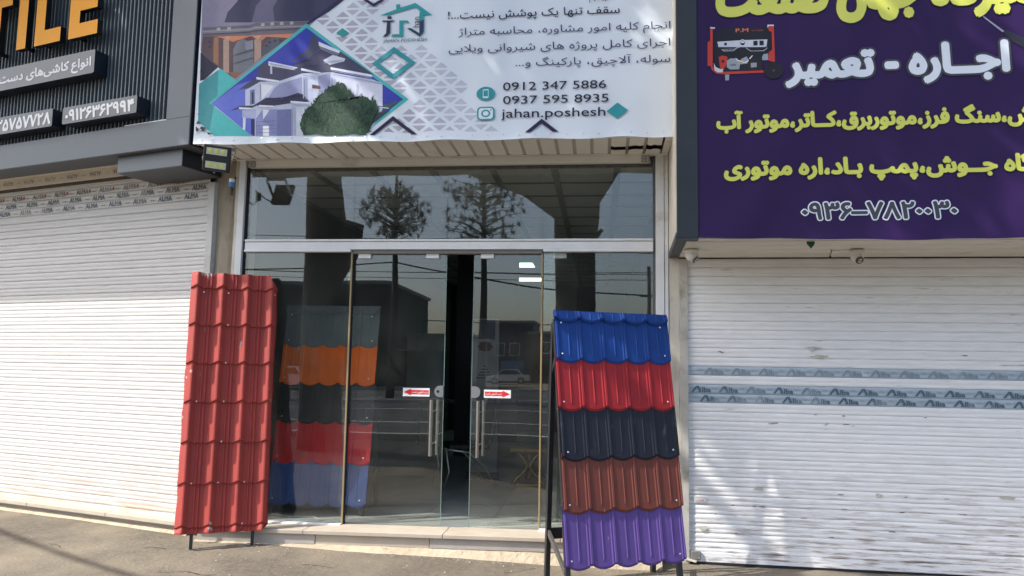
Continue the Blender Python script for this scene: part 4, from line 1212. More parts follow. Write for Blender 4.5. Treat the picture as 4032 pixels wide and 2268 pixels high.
for tri in ([(-3.35, 3.52), (-3.31, 3.52), (-3.335, 3.55)], [(-3.35, 3.50), (-3.32, 3.47), (-3.35, 3.44)], [(-3.31, 3.455), (-3.27, 3.455), (-3.29, 3.475)],
            [(-3.30, 3.50), (-3.26, 3.485), (-3.28, 3.465), (-3.32, 3.48)], [(-3.25, 3.45), (-3.20, 3.435), (-3.24, 3.425)]):
    la.flat([(p[0] + bx, p[1] + bz) for p in tri], yl - 0.012, print_mat((50, 50, 66)))
tag(la.build('printed_lattice', None, bn, fix=False), kind='stuff')
# teal diamond ring, teal diamond, chevrons, contact icons
ic = MB()
def ring(mb, cx, cz, rx, rz, qx, qz, y, m):
    o_ = [(cx, cz + rz), (cx + rx, cz), (cx, cz - rz), (cx - rx, cz)]
    i_ = [(cx, cz + qz), (cx + qx, cz), (cx, cz - qz), (cx - qx, cz)]
    for k in range(4):
        mb.flat([o_[k], o_[(k + 1) % 4], i_[(k + 1) % 4], i_[k]][::-1], y, m)
teal = print_mat((50, 150, 158))
ink_ = print_mat((34, 32, 52))
ic0 = MB()
ring(ic0, -1.683 + bx, 3.997 + bz, 0.183, 0.137, 0.124, 0.092, ly(), teal)
ic0.build('printed_diamond_ring', None, bn, fix=False)
ic = MB()
ic.flat([(0.124 + bx, 3.493 + bz), (0.208 + bx, 3.56 + bz), (0.124 + bx, 3.624 + bz), (0.040 + bx, 3.555 + bz)], ly(), teal)
ic.build('printed_diamond', None, bn, fix=False)
ic = MB()
ic.flat([(-0.60 + bx, 3.398 + bz), (-0.555 + bx, 3.398 + bz), (-0.468 + bx, 3.468 + bz), (-0.380 + bx, 3.398 + bz), (-0.334 + bx, 3.398 + bz), (-0.468 + bx, 3.506 + bz)], ly(), print_mat((44, 38, 76)))
ic.build('printed_chevron', None, bn, fix=False)
ic = MB()
y1, y2, y3 = ly(), ly(), ly()
ic.flat([(-0.919 + bx + 0.075 * math.cos(a), 3.721 + bz + 0.057 * math.sin(a)) for a in [2 * math.pi * k / 32 for k in range(32)]], y1, teal)
ic.flat(rounded(-0.942 + bx, -0.896 + bx, 3.685 + bz, 3.757 + bz, 0.008), y2, M['vinyl'])
ic.flat([(-0.937 + bx, 3.698 + bz), (-0.901 + bx, 3.698 + bz), (-0.901 + bx, 3.748 + bz), (-0.937 + bx, 3.748 + bz)], y3, teal)
ic.build('phone_icon', None, bn, fix=False)
ic = MB()
ic.flat(rounded(-0.986 + bx, -0.845 + bx, 3.503 + bz, 3.613 + bz, 0.03), y1, teal)
ic.flat(rounded(-0.973 + bx, -0.858 + bx, 3.514 + bz, 3.602 + bz, 0.022), y2, M['vinyl'])
ic.flat([(-0.9155 + bx + 0.037 * math.cos(a), 3.558 + bz + 0.031 * math.sin(a)) for a in [2 * math.pi * k / 28 for k in range(28)]], y3, teal)
ic.flat([(-0.9155 + bx + 0.023 * math.cos(a), 3.558 + bz + 0.019 * math.sin(a)) for a in [2 * math.pi * k / 28 for k in range(28)]], ly(), M['vinyl'])
ic.flat([(-0.875 + bx + 0.007 * math.cos(a), 3.586 + bz + 0.006 * math.sin(a)) for a in [2 * math.pi * k / 12 for k in range(12)]], y3, teal)
ic.build('camera_icon', None, bn, fix=False)
yt = ly()
blue_ink = print_mat((56, 54, 100))
def bt(text, x0, x1, z, h, m, fa=True, off=0.0, y=yt):
    text_obj('printed_line', bn, text, x0 + bx, x1 + bx, z + bz, h, y, m, offset=off, fa=fa)
bt('\u0633\u0642\u0641 \u062A\u0646\u0647\u0627 \u06CC\u06A9 \u067E\u0648\u0634\u0634 \u0646\u06CC\u0633\u062A...!', -1.242, 0.140, 4.356, 0.062, ink_, off=0.008)
bt('\u0646\u0648\u06CC\u0633\u06CC\u0645', -0.10, 0.06, 4.475, 0.055, ink_)
bt('\u0627\u0646\u062C\u0627\u0645 \u06A9\u0644\u06CC\u0647 \u0627\u0645\u0648\u0631 \u0645\u0634\u0627\u0648\u0631\u0647\u060C \u0645\u062D\u0627\u0633\u0628\u0647 \u0645\u062A\u0631\u0627\u0698', -1.154, 0.535, 4.214, 0.060, blue_ink)
bt('\u0627\u062C\u0631\u0627\u06CC \u06A9\u0627\u0645\u0644 \u067E\u0631\u0648\u0698\u0647 \u0647\u0627\u06CC \u0634\u06CC\u0631\u0648\u0627\u0646\u06CC \u0648\u06CC\u0644\u0627\u06CC\u06CC', -1.229, 0.534, 4.074, 0.060, blue_ink)
bt('\u0633\u0648\u0644\u0647\u060C \u0622\u0644\u0627\u0686\u06CC\u0642\u060C \u067E\u0627\u0631\u06A9\u06CC\u0646\u06AF \u0648...', -0.683, 0.533, 3.942, 0.060, blue_ink)
bt('0912 347 5886', -0.780, 0.036, 3.744, 0.066, ink_, fa=False, off=0.006)
bt('0937 595 8935', -0.778, 0.055, 3.632, 0.066, ink_, fa=False, off=0.006)
bt('jahan.poshesh', -0.789, 0.031, 3.520, 0.072, ink_, fa=False, off=0.006)
bt('JAHAN POOSHESH', -1.776, -1.415, 4.176, 0.026, print_mat((60, 110, 130)), fa=False, off=0.006)
vv, ff = glyphs('han')
MB().add([(-1.480 - v[1] * 0.075 + bx, yt, 4.290 + v[0] * 0.068 + bz) for v in vv], ff, ink_).build('printed_line', None, bn, fix=False)
rv = MB()
rx = [-3.30, -3.20] + [-3.02 + 0.125 * k for k in range(29)]
first = None
for i, x in enumerate(rx):
    z = 3.383 + 0.004 * math.sin(i * 2.3)
    if first is None:
        first = MB().lathe([(0.0065, -0.012), (0.005, -0.0165), (0.001, -0.018)], (0, 0, 0), 8, axis='y').build('rivet', M['screw'], bn)
        o = first
    else:
        o = first.copy()
        COL.objects.link(o)
    o.location = (x + bx, 0, z + bz)
for z in (4.19, 4.03, 3.84, 3.66, 3.50):
    o = first.copy(); COL.objects.link(o); o.location = (0.545 + bx, 0, z + bz)
    o = first.copy(); COL.objects.link(o); o.location = (-3.345 + bx, 0, z + bz - 0.05)

# ================================================================ right shop: pillar, building, sign box, shutter
RO, RA = (0.57, 0.0, 0.0), R(-1.6)
rb = thing('neighbour_building', 'right neighbour shop building behind the white shutter with tape bands', 'building', (0.7, 0, 0))
boxo('wall', 0.0, 4.4, 0.16, 9.0, -0.3, 5.6, M['creamwall'], rb)
rp = thing('plaster_pillar', 'narrow cream plaster pillar between the glass front and the right shutter', 'pillar', (0.60, 0.05, 0))
vs, fs = [], []
for j in range(nz + 1):
    z = -0.1 + 2.575 * j / nz
    for (x, y) in ((-0.038, 0.15), (-0.036, -0.066), (0.044, -0.064), (0.046, 0.15)):
        q = mnoise.noise(Vector((x * 20, z * 5, 12))) * 0.004
        vs.append((x + q, y + q, z))
for j in range(nz):
    for i in range(3):
        fs.append((j * 4 + i, j * 4 + i + 1, (j + 1) * 4 + i + 1, (j + 1) * 4 + i))
MB().add(vs, fs).build('shaft', M['creamwall'], rp)

rs = thing('roller_shutter', 'closed pale roller shutter at right with blue-grey printed tape bands', 'shutter', (0.68, 0, 0), RA)
WR = 3.75
mer = slat_mesh(WR, 0.0735, M['shutR'], dent=0.006)
mes = slat_mesh(WR, 0.0735, M['stripR'], dent=0.006)
lines = [2.469 - 0.0736 * k for k in range(33)]
bands = []
for k in range(1, len(lines)):
    zb = lines[k]
    strip = min(abs(zb - 1.509), abs(zb - 1.356), abs(zb - 1.283)) < 0.034
    o = link('slat', mes if strip else mer, rs)
    if strip:
        bands.append(zb)
    o.location = (0.035, 0.003 * mnoise.noise(Vector((k * 0.8, 3, 0))), zb)
zb = lines[-1]
boxo('bottom_bar', 0.035, WR, -0.014, 0.01, gz(0.8, 0) + 0.018, zb - 0.001, M['shutR'], rs, 0.003)
boxo('shutter_backing', 0.0, WR, 0.012, 0.02, 0.02, 2.5, M['dark'], rs)
boxo('guide_rail', -0.034, 0.0345, -0.030, 0.03, 0.02, 2.466, mat('rail_cream', (0.50, 0.48, 0.43), rough=0.5, var=0.15, dirt=(0.3, 0.27, 0.22), dscale=4), rs, 0.003)
boxo('rubber_seal', 0.035, WR, -0.016, 0.012, gz(0.8, 0) - 0.012, gz(0.8, 0) + 0.016, M['dark'], rs)
inkA = mat('tape_ink', (0.085, 0.14, 0.19), rough=0.5, dirt=(0.30, 0.37, 0.43), dscale=2.2, dlo=0.5, dhi=0.62)
inkB = mat('tape_ink_faded', (0.24, 0.30, 0.355), rough=0.5, dirt=(0.34, 0.42, 0.48), dscale=3, dlo=0.5, dhi=0.6)
for bi, zb in enumerate(sorted(bands)):
    ink3 = inkB if bi == 2 else inkA
    zb = zb - 0.002
    x = -0.15 + (0.066, 0.0, 0.10)[bi]
    yk = -0.0125
    while x < 3.5:
        pr = MB()
        if x > 0.036:
            pr.flat([(x - 0.006, zb + 0.012), (x + 0.014, zb + 0.012), (x + 0.040, zb + 0.048), (x + 0.055, zb + 0.024), (x + 0.046, zb + 0.012), (x + 0.078, zb + 0.012), (x + 0.056, zb + 0.063), (x + 0.034, zb + 0.063)], yk, ink3)
            put_text(pr, 'lba', x + 0.082, x + 0.150, zb + 0.013, 0.036, yk, ink3, offset=0.04, res=2)
            arc = [(x + 0.06 + 0.085 * t, zb + 0.052 - 0.012 * (2 * t - 0.5) ** 2) for t in [q / 8 for q in range(9)]]
            for p, q in zip(arc, arc[1:]):
                pr.flat([(p[0], p[1]), (q[0], q[1]), (q[0], q[1] + 0.002), (p[0], p[1] + 0.002)], yk - 0.0003, ink3)
        for q in (0, 1):
            if x + 0.165 > 0.036:
                pr.flat([(x + 0.160, zb + 0.038 + 0.009 * q), (x + 0.198, zb + 0.038 + 0.009 * q), (x + 0.198, zb + 0.041 + 0.009 * q), (x + 0.160, zb + 0.041 + 0.009 * q)], yk, inkB)
        if pr.v:
            pr.build('printed_word', None, rs, fix=False)
        x += 0.2135
# torn sticker remains and a small keyhole escutcheon on the shutter
tape = mat('old_glue', (0.55, 0.52, 0.42), rough=0.8, var=0.2, vscale=30)
def blotch(cx, cz, w, h, m, seed):
    rnd = random.Random(seed)
    pts = []
    for k in range(22):
        a = 2 * math.pi * k / 22
        r = rnd.uniform(0.55, 1.0)
        pts.append((cx + w * r * math.cos(a), cz + h * r * math.sin(a)))
    return pts
for i, (cx, cz, w, h) in enumerate(((1.02, 1.745, 0.075, 0.010), (1.06, 1.675, 0.085, 0.018), (0.15, 0.30, 0.05, 0.022), (0.58, 0.622, 0.05, 0.012), (1.48, 0.605, 0.04, 0.018), (2.4, 0.62, 0.07, 0.014))):
    MB().flat(blotch(cx, cz, w, h, None, i), -0.0135, tape).build('glue_mark', None, rs, fix=False)
MB().slab(rounded(0.995, 1.020, 1.715, 1.742, 0.004), -0.018, -0.006, M['steel']).build('keyhole_plate', None, rs)
rust = mat('rust_scrape', (0.22, 0.15, 0.125), rough=0.9, var=0.3, vscale=20)
rnd = random.Random(5)
sc = MB()
for i in range(46):
    zrow = rnd.choice((0.563, 0.60, 0.49, 0.415, 0.34, 0.27, 1.14, 1.21, 1.70))
    cx = rnd.uniform(0.2, 3.2)
    w = rnd.uniform(0.008, 0.05) * (1.4 if zrow in (0.563, 0.34) else 0.7)
    sc.flat(blotch(cx, zrow + rnd.uniform(-0.006, 0.006), w, rnd.uniform(0.002, 0.006), None, 100 + i), -0.0128, rust)
sc.build('paint_scrapes', None, rs, fix=False)
rl = mat('red_ink', (0.62, 0.10, 0.16), rough=0.5)
sk = MB().flat([(0.075, 0.50), (0.17, 0.50), (0.17, 0.545), (0.075, 0.545)], -0.0130, mat('old_label', (0.62, 0.62, 0.60), rough=0.7))
put_text(sk, '\u0646\u0635\u0628', 0.085, 0.15, 0.508, 0.022, -0.0136, rl, fa=True, offset=0.01)
sk.build('faded_label', None, rs, fix=False)
lk = thing('shutter_lock', 'grey bolted lock bracket at the lower left corner of the right shutter', 'lock', (0.735, -0.03, 0.09))
bevel(boxo('bracket', -0.01, 0.065, -0.010, 0.010, -0.035, 0.035, mat('lock_grey', (0.28, 0.28, 0.25), rough=0.4, metal=0.4), lk), 0.006)
for dz in (-0.018, 0.016):
    MB().lathe([(0.006, -0.011), (0.004, -0.015)], (0.053, 0, dz), 8, axis='y').build('screw', M['screw'], lk)
MB().bar((-0.055, 0.0, -0.03), (0.03, -0.02, -0.045), 0.03, 0.012).build('latch_tongue', M['creamwall'], lk)

# sign box
rg = thing('shop_sign', 'deep cream sign box with dark corner panel above the right shutter', 'sign', RO, RA)
boxo('box_core', 0.004, 4.2, -0.855, -0.02, 2.52, 5.6, M['creamwall'], rg)
boxo('side_panel', -0.006, 0.003, -0.850, 0.0, 2.53, 5.6, M['cream'], rg)
boxo('corner_panel', 0.0, 0.150, -0.885, -0.856, 2.493, 5.6, M['blackpanel'], rg, 0.003)
boxo('banner_board', 0.151, 4.2, -0.872, -0.856, 2.55, 5.6, M['blackpanel'], rg)
# soffit boards run along the front
ys = [-0.80, -0.60, -0.40, -0.20, 0.0]
for a, b in zip(ys, ys[1:]):
    o = boxo('soffit_board', 0.075, 4.2, a + 0.0015, b - 0.0015, 2.476 + 0.006 * (-a), 2.486 + 0.006 * (-a), M['cream'], rg)
boxo('front_fascia', 0.152, 4.2, -0.868, -0.802, 2.484, 2.500, M['cream'], rg, 0.002)
slate = mat('slate_trim', (0.075, 0.08, 0.085), rough=0.6, var=0.2, vscale=5)
mb = MB()
mb.bar((0.036, -0.80, 2.497), (0.036, -0.002, 2.478), 0.076, 0.006)
mb.bar((-0.004, -0.86, 2.515), (-0.004, -0.0, 2.495), 0.004, 0.05)
mb.build('corner_trim', slate, rg)
boxo('corner_trim_front', 0.0, 0.150, -0.884, -0.802, 2.484, 2.4915, slate, rg)

# the banner on it
rbn = thing('shop_banner', 'purple vinyl banner with yellow and white Persian lettering and a generator picture', 'banner', RO, RA)
vs, fs = [], []
nxx, nzz = 120, 20
for j in range(nzz + 1):
    t = j / nzz
    z = 2.483 + (5.6 - 2.483) * t ** 1.7
    for i in range(nxx + 1):
        x = 0.153 + 4.0 * i / nxx
        e = math.exp(-(z - 2.483) / 0.05)
        dz = e * (0.010 * math.sin(x * 2.3 + 1) + 0.003 * math.sin(x * 11))
        dy = -0.010 * e * (0.5 + 0.5 * math.sin(x * 7 + math.sin(x * 3)))
        vs.append((x, -0.8745 + dy, z + dz))
for j in range(nzz):
    for i in range(nxx):
        a = j * (nxx + 1) + i
        fs.append((a, a + 1, a + nxx + 2, a + nxx + 1))
MB().add(vs, fs).build('vinyl_sheet', M['purplevinyl'], rbn, smooth=True, fix=False)
ye = mat('print_yellow', lin((212, 214, 92)), rough=0.45, fold=0.05)
ot = mat('print_outline', lin((44, 42, 40)), rough=0.45, fold=0.05)
og = mat('print_grey', lin((62, 60, 66)), rough=0.45, fold=0.05)
pw = mat('print_white', lin((222, 228, 236)), rough=0.45, fold=0.05)
def rt_(text, x0, x1, z, h, m, mo, grow, off=0.03, fa=True):
    mb = MB()
    put_text(mb, text, x0, x1, z, h, -0.8790, mo, offset=off, fa=fa, grow=grow)
    put_text(mb, text, x0, x1, z, h, -0.8805, m, offset=off, fa=fa)
    return mb.build('printed_line', None, rbn, fix=False)
rt_('\u062A\u0639\u0645\u06CC\u0631\u06AF\u0627\u0647 \u062C\u0647\u0627\u0646 \u0635\u0646\u0639\u062A', 0.310, 2.66, 4.165, 0.285, ye, ot, 0.005, off=0.055)
rt_('\u0627\u062C\u0640\u0640\u0627\u0631\u0647 - \u062A\u0639\u0645\u06CC\u0631', 0.785, 2.258, 3.662, 0.200, pw, og, 0.015, off=0.055)
rt_('\u0641\u0631\u0634\u060C\u0633\u0646\u06AF \u0641\u0631\u0632\u060C\u0645\u0648\u062A\u0648\u0631\u0628\u0631\u0642\u060C\u06A9\u0640\u0640\u0627\u062A\u0631\u060C\u0645\u0648\u062A\u0648\u0631 \u0622\u0628', 0.292, 2.52, 3.296, 0.102, ye, ot, 0.004, off=0.056)
rt_('\u062F\u0633\u062A\u06AF\u0627\u0647 \u062C\u0640\u0640\u0648\u0634\u060C\u067E\u0645\u067E \u0628\u0640\u0627\u062F\u060C\u0627\u0631\u0647 \u0645\u0648\u062A\u0648\u0631\u06CC', 0.342, 2.66, 2.950, 0.108, ye, ot, 0.004, off=0.056)
rt_('\u06F0\u06F9\u06F3\u06F6\u2013\u06F7\u06F8\u06F2\u06F0\u06F0\u06F3\u06F0', 0.870, 1.886, 2.624, 0.116, og, pw, 0.009, off=0.035, fa=False)
gn = MB()
yy = -0.8785
for i, (nm, c, pts) in enumerate(GEN):
    gn.flat(pts, yy - 0.00006 * i, print_mat(c))
yy -= 0.00006 * len(GEN)
cx, cz = 0.692, 3.718
gn.flat([(cx + 0.068 * math.cos(2 * math.pi * k / 28), cz + 0.064 * math.sin(2 * math.pi * k / 28)) for k in range(28)], yy, print_mat((30, 28, 34)))
gn.flat([(cx + 0.010 * math.cos(2 * math.pi * k / 10), cz + 0.010 * math.sin(2 * math.pi * k / 10)) for k in range(10)], yy - 0.0003, print_mat((70, 70, 74)))
put_text(gn, 'P.M', 0.430, 0.518, 4.018, 0.027, yy, print_mat((206, 120, 96)), offset=0.03)
put_text(gn, 'TM-7500E', 0.540, 0.622, 4.018, 0.012, yy, print_mat((150, 80, 76)), offset=0.01)
put_text(gn, 'GASOLINE GENERATOR', 0.336, 0.424, 3.885, 0.010, yy, print_mat((170, 170, 178)), offset=0.01, shear=0.2)
gn.build('printed_generator', None, rbn, fix=False)
gr = MB()
gr.flat([(2.110, 4.055), (2.118, 4.058), (2.262, 3.930), (2.248, 3.922)], -0.8775, print_mat((150, 156, 170)))
gr.flat([(2.235, 3.935), (2.262, 3.950), (2.42, 3.860), (2.42, 3.78), (2.30, 3.86)], -0.8779, print_mat((40, 42, 52)))
gr.build('printed_drill', None, rbn, fix=False)

# things fixed under the right soffit
def dome(x, y, z, turn, label):
    t = thing('security_camera', label, 'camera', (x, y, z), R(turn), 'white dome cameras under the right soffit')
    MB().lathe([(0.056, 0.0), (0.056, -0.012), (0.052, -0.030), (0.050, -0.034)], n=28, m=None).build('base', M['domewhite'], t, smooth=True)
    pts = []
    for k in range(10):
        a = math.pi / 2 * k / 9
        pts.append((0.049 * math.cos(a) + 0.0005, -0.034 - 0.056 * math.sin(a)))
    b = MB().lathe(pts, n=28).build('ball', M['domewhite'], t, smooth=True)
    e = MB().lathe([(0.031, -0.046), (0.029, -0.052), (0.020, -0.0525), (0.001, -0.0525)], n=24, axis='y').build('lens', M['lens'], t)
    e.location = (0, 0.004, -0.050)
    e.rotation_euler = (R(38), 0, 0)
    w = boxo('lens_window', -0.012, 0.012, -0.0545, -0.053, 0.003, 0.014, M['ledwhite'], e)
    w = boxo('lens_window', -0.012, 0.012, -0.0545, -0.053, -0.016, -0.004, M['ledwhite'], e)
dome(0.698, -0.45, 2.474, 62, 'white dome camera at the sign corner, lens turned sideways')
dome(1.920, -0.45, 2.470, 12, 'white dome camera in mid soffit with lens facing the street')
tag(MB().slab([(1.463, 2.50), (1.523, 2.50), (1.52, 2.46), (1.495, 2.43), (1.468, 2.462)], -0.80, -0.797, M['green']).build('cloth_scrap', None), 'scrap of dark green cloth hanging from the purple banner edge', 'cloth')
h = MB()
h.tube([(1.735, -0.45, 2.474), (1.735, -0.45, 2.452), (1.720, -0.46, 2.440), (1.728, -0.46, 2.425)], 0.004, 8, M['goldstrip'])
h.tube([(1.728, -0.46, 2.425), (1.712, -0.46, 2.410)], 0.006, 8, M['black_metal'])
tag(h.build('cable_hook'), 'small rusty cable end sticking out between the two dome cameras', 'cable')
h = MB().tube([(1.725, -0.45, 2.470), (1.80, -0.45, 2.468), (1.87, -0.50, 2.4725)], 0.0022, 6)
tag(h.build('camera_cable', M['creamwall']), 'thin pale cable running along the soffit to the middle dome camera', 'cable')

# ================================================================ floodlight by the canopy corner
flt = thing('floodlight', 'black LED floodlight with two yellow diode windows at the canopy corner', 'lamp', (-3.10, -0.66, 3.195), 0)
flt.rotation_euler = (R(14), R(5), R(16))
bevel(boxo('housing', -0.105, 0.105, -0.02, 0.03, -0.105, 0.105, M['black_metal'], flt), 0.008)
for zc in (0.055, -0.055):
    wdw = boxo('diode_window', -0.080, 0.080, -0.0225, -0.0205, zc - 0.027, zc + 0.027, M['ledwhite'], flt)
    for k in range(3):
        MB().lathe([(0.017, -0.0232), (0.015, -0.0246), (0.001, -0.0248)], (-0.05 + 0.05 * k, 0, zc), 12, axis='y').build('diode', M['ledyellow'], wdw)
MB().bar((-0.112, 0.005, -0.02), (-0.112, 0.16, 0.09), 0.004, 0.03).bar((0.112, 0.005, -0.02), (0.112, 0.16, 0.09), 0.004, 0.03).bar((-0.112, 0.16, 0.09), (0.112, 0.16, 0.09), 0.004, 0.03).build('bracket', M['steel'], flt)
MB().tube([(-0.02, 0.035, -0.07), (-0.02, 0.07, -0.12), (-0.05, 0.16, -0.12), (-0.07, 0.30, -0.10)], 0.006, 8).build('power_cable', M['black_metal'], flt)
jb = MB().tube([(-3.165, -0.26, 3.055), (-3.165, -0.26, 3.095)], 0.026, 14, M['bluepaint']).tube([(-3.165, -0.26, 3.095), (-3.165, -0.26, 3.125)], 0.024, 14, M['white_alu'])
jb.tube([(-3.165, -0.26, 3.055), (-3.19, -0.20, 3.00), (-3.24, -0.11, 3.04), (-3.25, -0.03, 3.2)], 0.007, 8, M['black_metal'])
tag(jb.build('cable_plug'), 'blue and white cable plug hanging below the floodlight', 'plug')

# ================================================================ display stands on the pavement
def panel_paint(name, rgb, rough=0.62, scratch=(0.45, 0.42, 0.40), lo=0.70, hi=0.73, coat=0.0):
    return mat(name, rgb, rough=rough, spec=0.3, var=0.13, vscale=5, dirt=scratch, dscale=5, dstretch=(2, 2, 0.8), dlo=lo, dhi=hi, coat=coat, bump=0.0006, bscale=18, back=(0.07, 0.07, 0.075))

def corrugated(W, H, name, m, parent):
    """long red roofing sheet: pressed courses, asymmetric crests and small ribs"""
    P = 0.2
    key = [(0.0, 0.0), (0.012, 0.010), (0.045, 0.034), (0.055, 0.036), (0.066, 0.030), (0.092, 0.004), (0.103, 0.0), (0.120, 0.0), (0.126, 0.010), (0.134, 0.010),
           (0.141, 0.002), (0.150, 0.002), (0.156, 0.010), (0.163, 0.010), (0.170, 0.0)]
    xs_, hs_ = [], []
    k = 0
    while k * P < W + 0.01:
        for (a, h) in key:
            x = k * P + a
            if x <= W:
                xs_.append(x)
                hs_.append(h)
        k += 1
    xs_.append(W)
    hs_.append(0.012)
    def sh(x, h):
        return 0.62 * h
    zb = [0.0, 0.045, 0.375, 0.70, 1.025, 1.345, 1.665, 1.985]
    rows = []
    for i, z0 in enumerate(zb):
        z1 = zb[i + 1] if i + 1 < len(zb) else H
        b0 = 0.0 if i == 0 else 1.0
        rows.append((z0 + 0.0005, 0.000, b0))
        rows.append((z0 + 0.004, 0.017, b0))
        rows.append((z0 + 0.015, 0.018, b0))
        for q in (0.35, 0.7):
            rows.append((z0 + (z1 - z0) * q, 0.018 * (1 - q) + 0.001, 1.0))
        rows.append((z1 - 0.0002, 0.000, 1.0 if i + 1 < len(zb) else 0.0))
    vs, fs = [], []
    c = len(xs_)
    for (z, yo, sc_) in rows:
        for x, h in zip(xs_, hs_):
            zz = z + sh(x, h) * sc_
            wob = 0.004 * mnoise.noise(Vector((x * 3, z * 2, 1)))
            xx = x
            if zz > H - 0.10 and x > W - 0.07:      # torn, bent top corner
                xx = min(x, W - 0.07 + max(0, (H - zz)) * 0.7)
            if zz < 0.05 and x > W - 0.045:
                xx = min(x, W - 0.045 + max(0.0, zz) * 0.9)
            edge = 0.008 * mnoise.noise(Vector((z * 6, x, 4))) if (x < 0.001 or x > W - 0.001) else 0
            vs.append((xx + edge, -(h + yo) + wob, zz))
    for j in range(len(rows) - 1):
        for i in range(c - 1):
            fs.append((j * c + i, j * c + i + 1, (j + 1) * c + i + 1, (j + 1) * c + i))
    return MB().add(vs, fs).build(name, m, parent, fix=False)

def roman_tiles(W, H, name, m, parent, bays=5, phase=0.10):
    """one course of pressed tile sheet with a scalloped lower edge; x 0..W, z 0..H"""
    seg = [0.0, 0.02, 0.05, 0.09, 0.12, 0.16, 0.25, 0.35, 0.44, 0.465, 0.5, 0.535, 0.56, 0.65, 0.75, 0.84, 0.88, 0.91, 0.95, 0.98]
    bw = W / (bays + 0.12)
    xs_ = []
    for b in range(-1, bays + 1):
        for t in seg:
            x = (b + t + phase) * bw
            if -1e-6 <= x <= W:
                xs_.append((x, t))
    xs_ = [(0.0, (1 - phase) % 1.0)] + [q for q in xs_ if q[0] > 0.002] + [(W, 0.03)]
    def prof(t, zf):
        h = 0.003 * math.sin(math.pi * t)
        if t <= 0.05 or t >= 0.98:
            h += 0.0075
        elif t >= 0.88:
            h += 0.0045
        if abs(t - 0.95) < 0.001:
            h = 0.0035
        if 0.49 <= t <= 0.51 and 0.10 < zf < 0.88:
            h += 0.004
        return h
    def scal(t):
        if t <= 0.09 or t >= 0.95:
            return 0.004
        return -0.022 * math.sin(math.pi * (t - 0.09) / 0.86) ** 0.8
    vs, fs = [], []
    zf = [-2, -1, 0.0, 0.09, 0.13, 0.5, 0.86, 0.9, 1.0]
    c = len(xs_)
    for q in zf:
        for (x, t) in xs_:
            s_ = scal(t)
            if q == -2:
                z, y = s_ + 0.004, 0.004
            elif q == -1:
                z, y = s_, -(prof(t, 0) + 0.006)
            else:
                z = s_ * (1 - q) + H * q + 0.016 * (1 - q)
                y = -(prof(t, q) + 0.014 * (1 - q) + 0.0)
            wob = 0.003 * mnoise.noise(Vector((x * 4, z * 3, sum(map(ord, name)) % 17)))
            vs.append((x, y + wob, z))
    for j in range(len(zf) - 1):
        for i in range(c - 1):
            fs.append((j * c + i, j * c + i + 1, (j + 1) * c + i + 1, (j + 1) * c + i))
    return MB().add(vs, fs).build(name, m, parent, fix=False)

def screw_on(parent, x, z, y=-0.02):
    MB().lathe([(0.007, y), (0.007, y - 0.002), (0.005, y - 0.003), (0.005, y - 0.006), (0.001, y - 0.0065)], (x, 0, z), 8, axis='y').build('screw', M['screw'], parent)

# red sheet stand
ang = R(26.0)
gr_ = gz(-3.3, -0.5)
rd = thing('roofing_sheet_stand', 'tall scuffed red roofing sheet on thin legs in front of the pillar', 'display stand', (-3.315, -0.585, gr_), ang)
redp = mat('red_roof_paint', (0.37, 0.058, 0.047), rough=0.58, spec=0.3, var=0.12, vscale=3, dirt=(0.42, 0.37, 0.34), dscale=4.5,
           dstretch=(1.5, 1.5, 1.0), dlo=0.655, dhi=0.68, bump=0.0006, bscale=14, back=(0.07, 0.07, 0.075))
lean = math.atan2(0.27, 2.11)
sheet = corrugated(0.695, 2.125, 'red_sheet', redp, rd)
sheet.location = (0, 0, 0.196 - gr_)
sheet.rotation_euler = (-lean, 0, 0)
for x, z in ((0.105, 1.955), (0.300, 1.955), (0.675, 1.955), (0.31, 1.68), (0.31, 1.36), (0.10, 1.04), (0.31, 1.04), (0.675, 1.05), (0.31, 0.715), (0.10, 0.39), (0.30, 0.39), (0.50, 0.39), (0.33, 0.065), (0.50, 0.065)):
    screw_on(sheet, x, z, -0.017)
def P3(x, t, back=0.0):
    return (x, t * math.sin(lean) + back, t * math.cos(lean))
for x in (0.125, 0.585):
    MB().bar(P3(x, -0.0, 0.012), P3(x, 2.05, 0.022), 0.025, 0.025).build('leg', M['black_metal'], rd)
for x in (0.125, 0.585):
    MB().bar((x, 0.20, 0.14), P3(x, 1.95, 0.055), 0.022, 0.022).build('leg', M['black_metal'], rd)
MB().bar(P3(0.125, 0.3, 0.03), P3(0.585, 0.3, 0.03), 0.02, 0.02).build('cross_rail', M['black_metal'], rd)

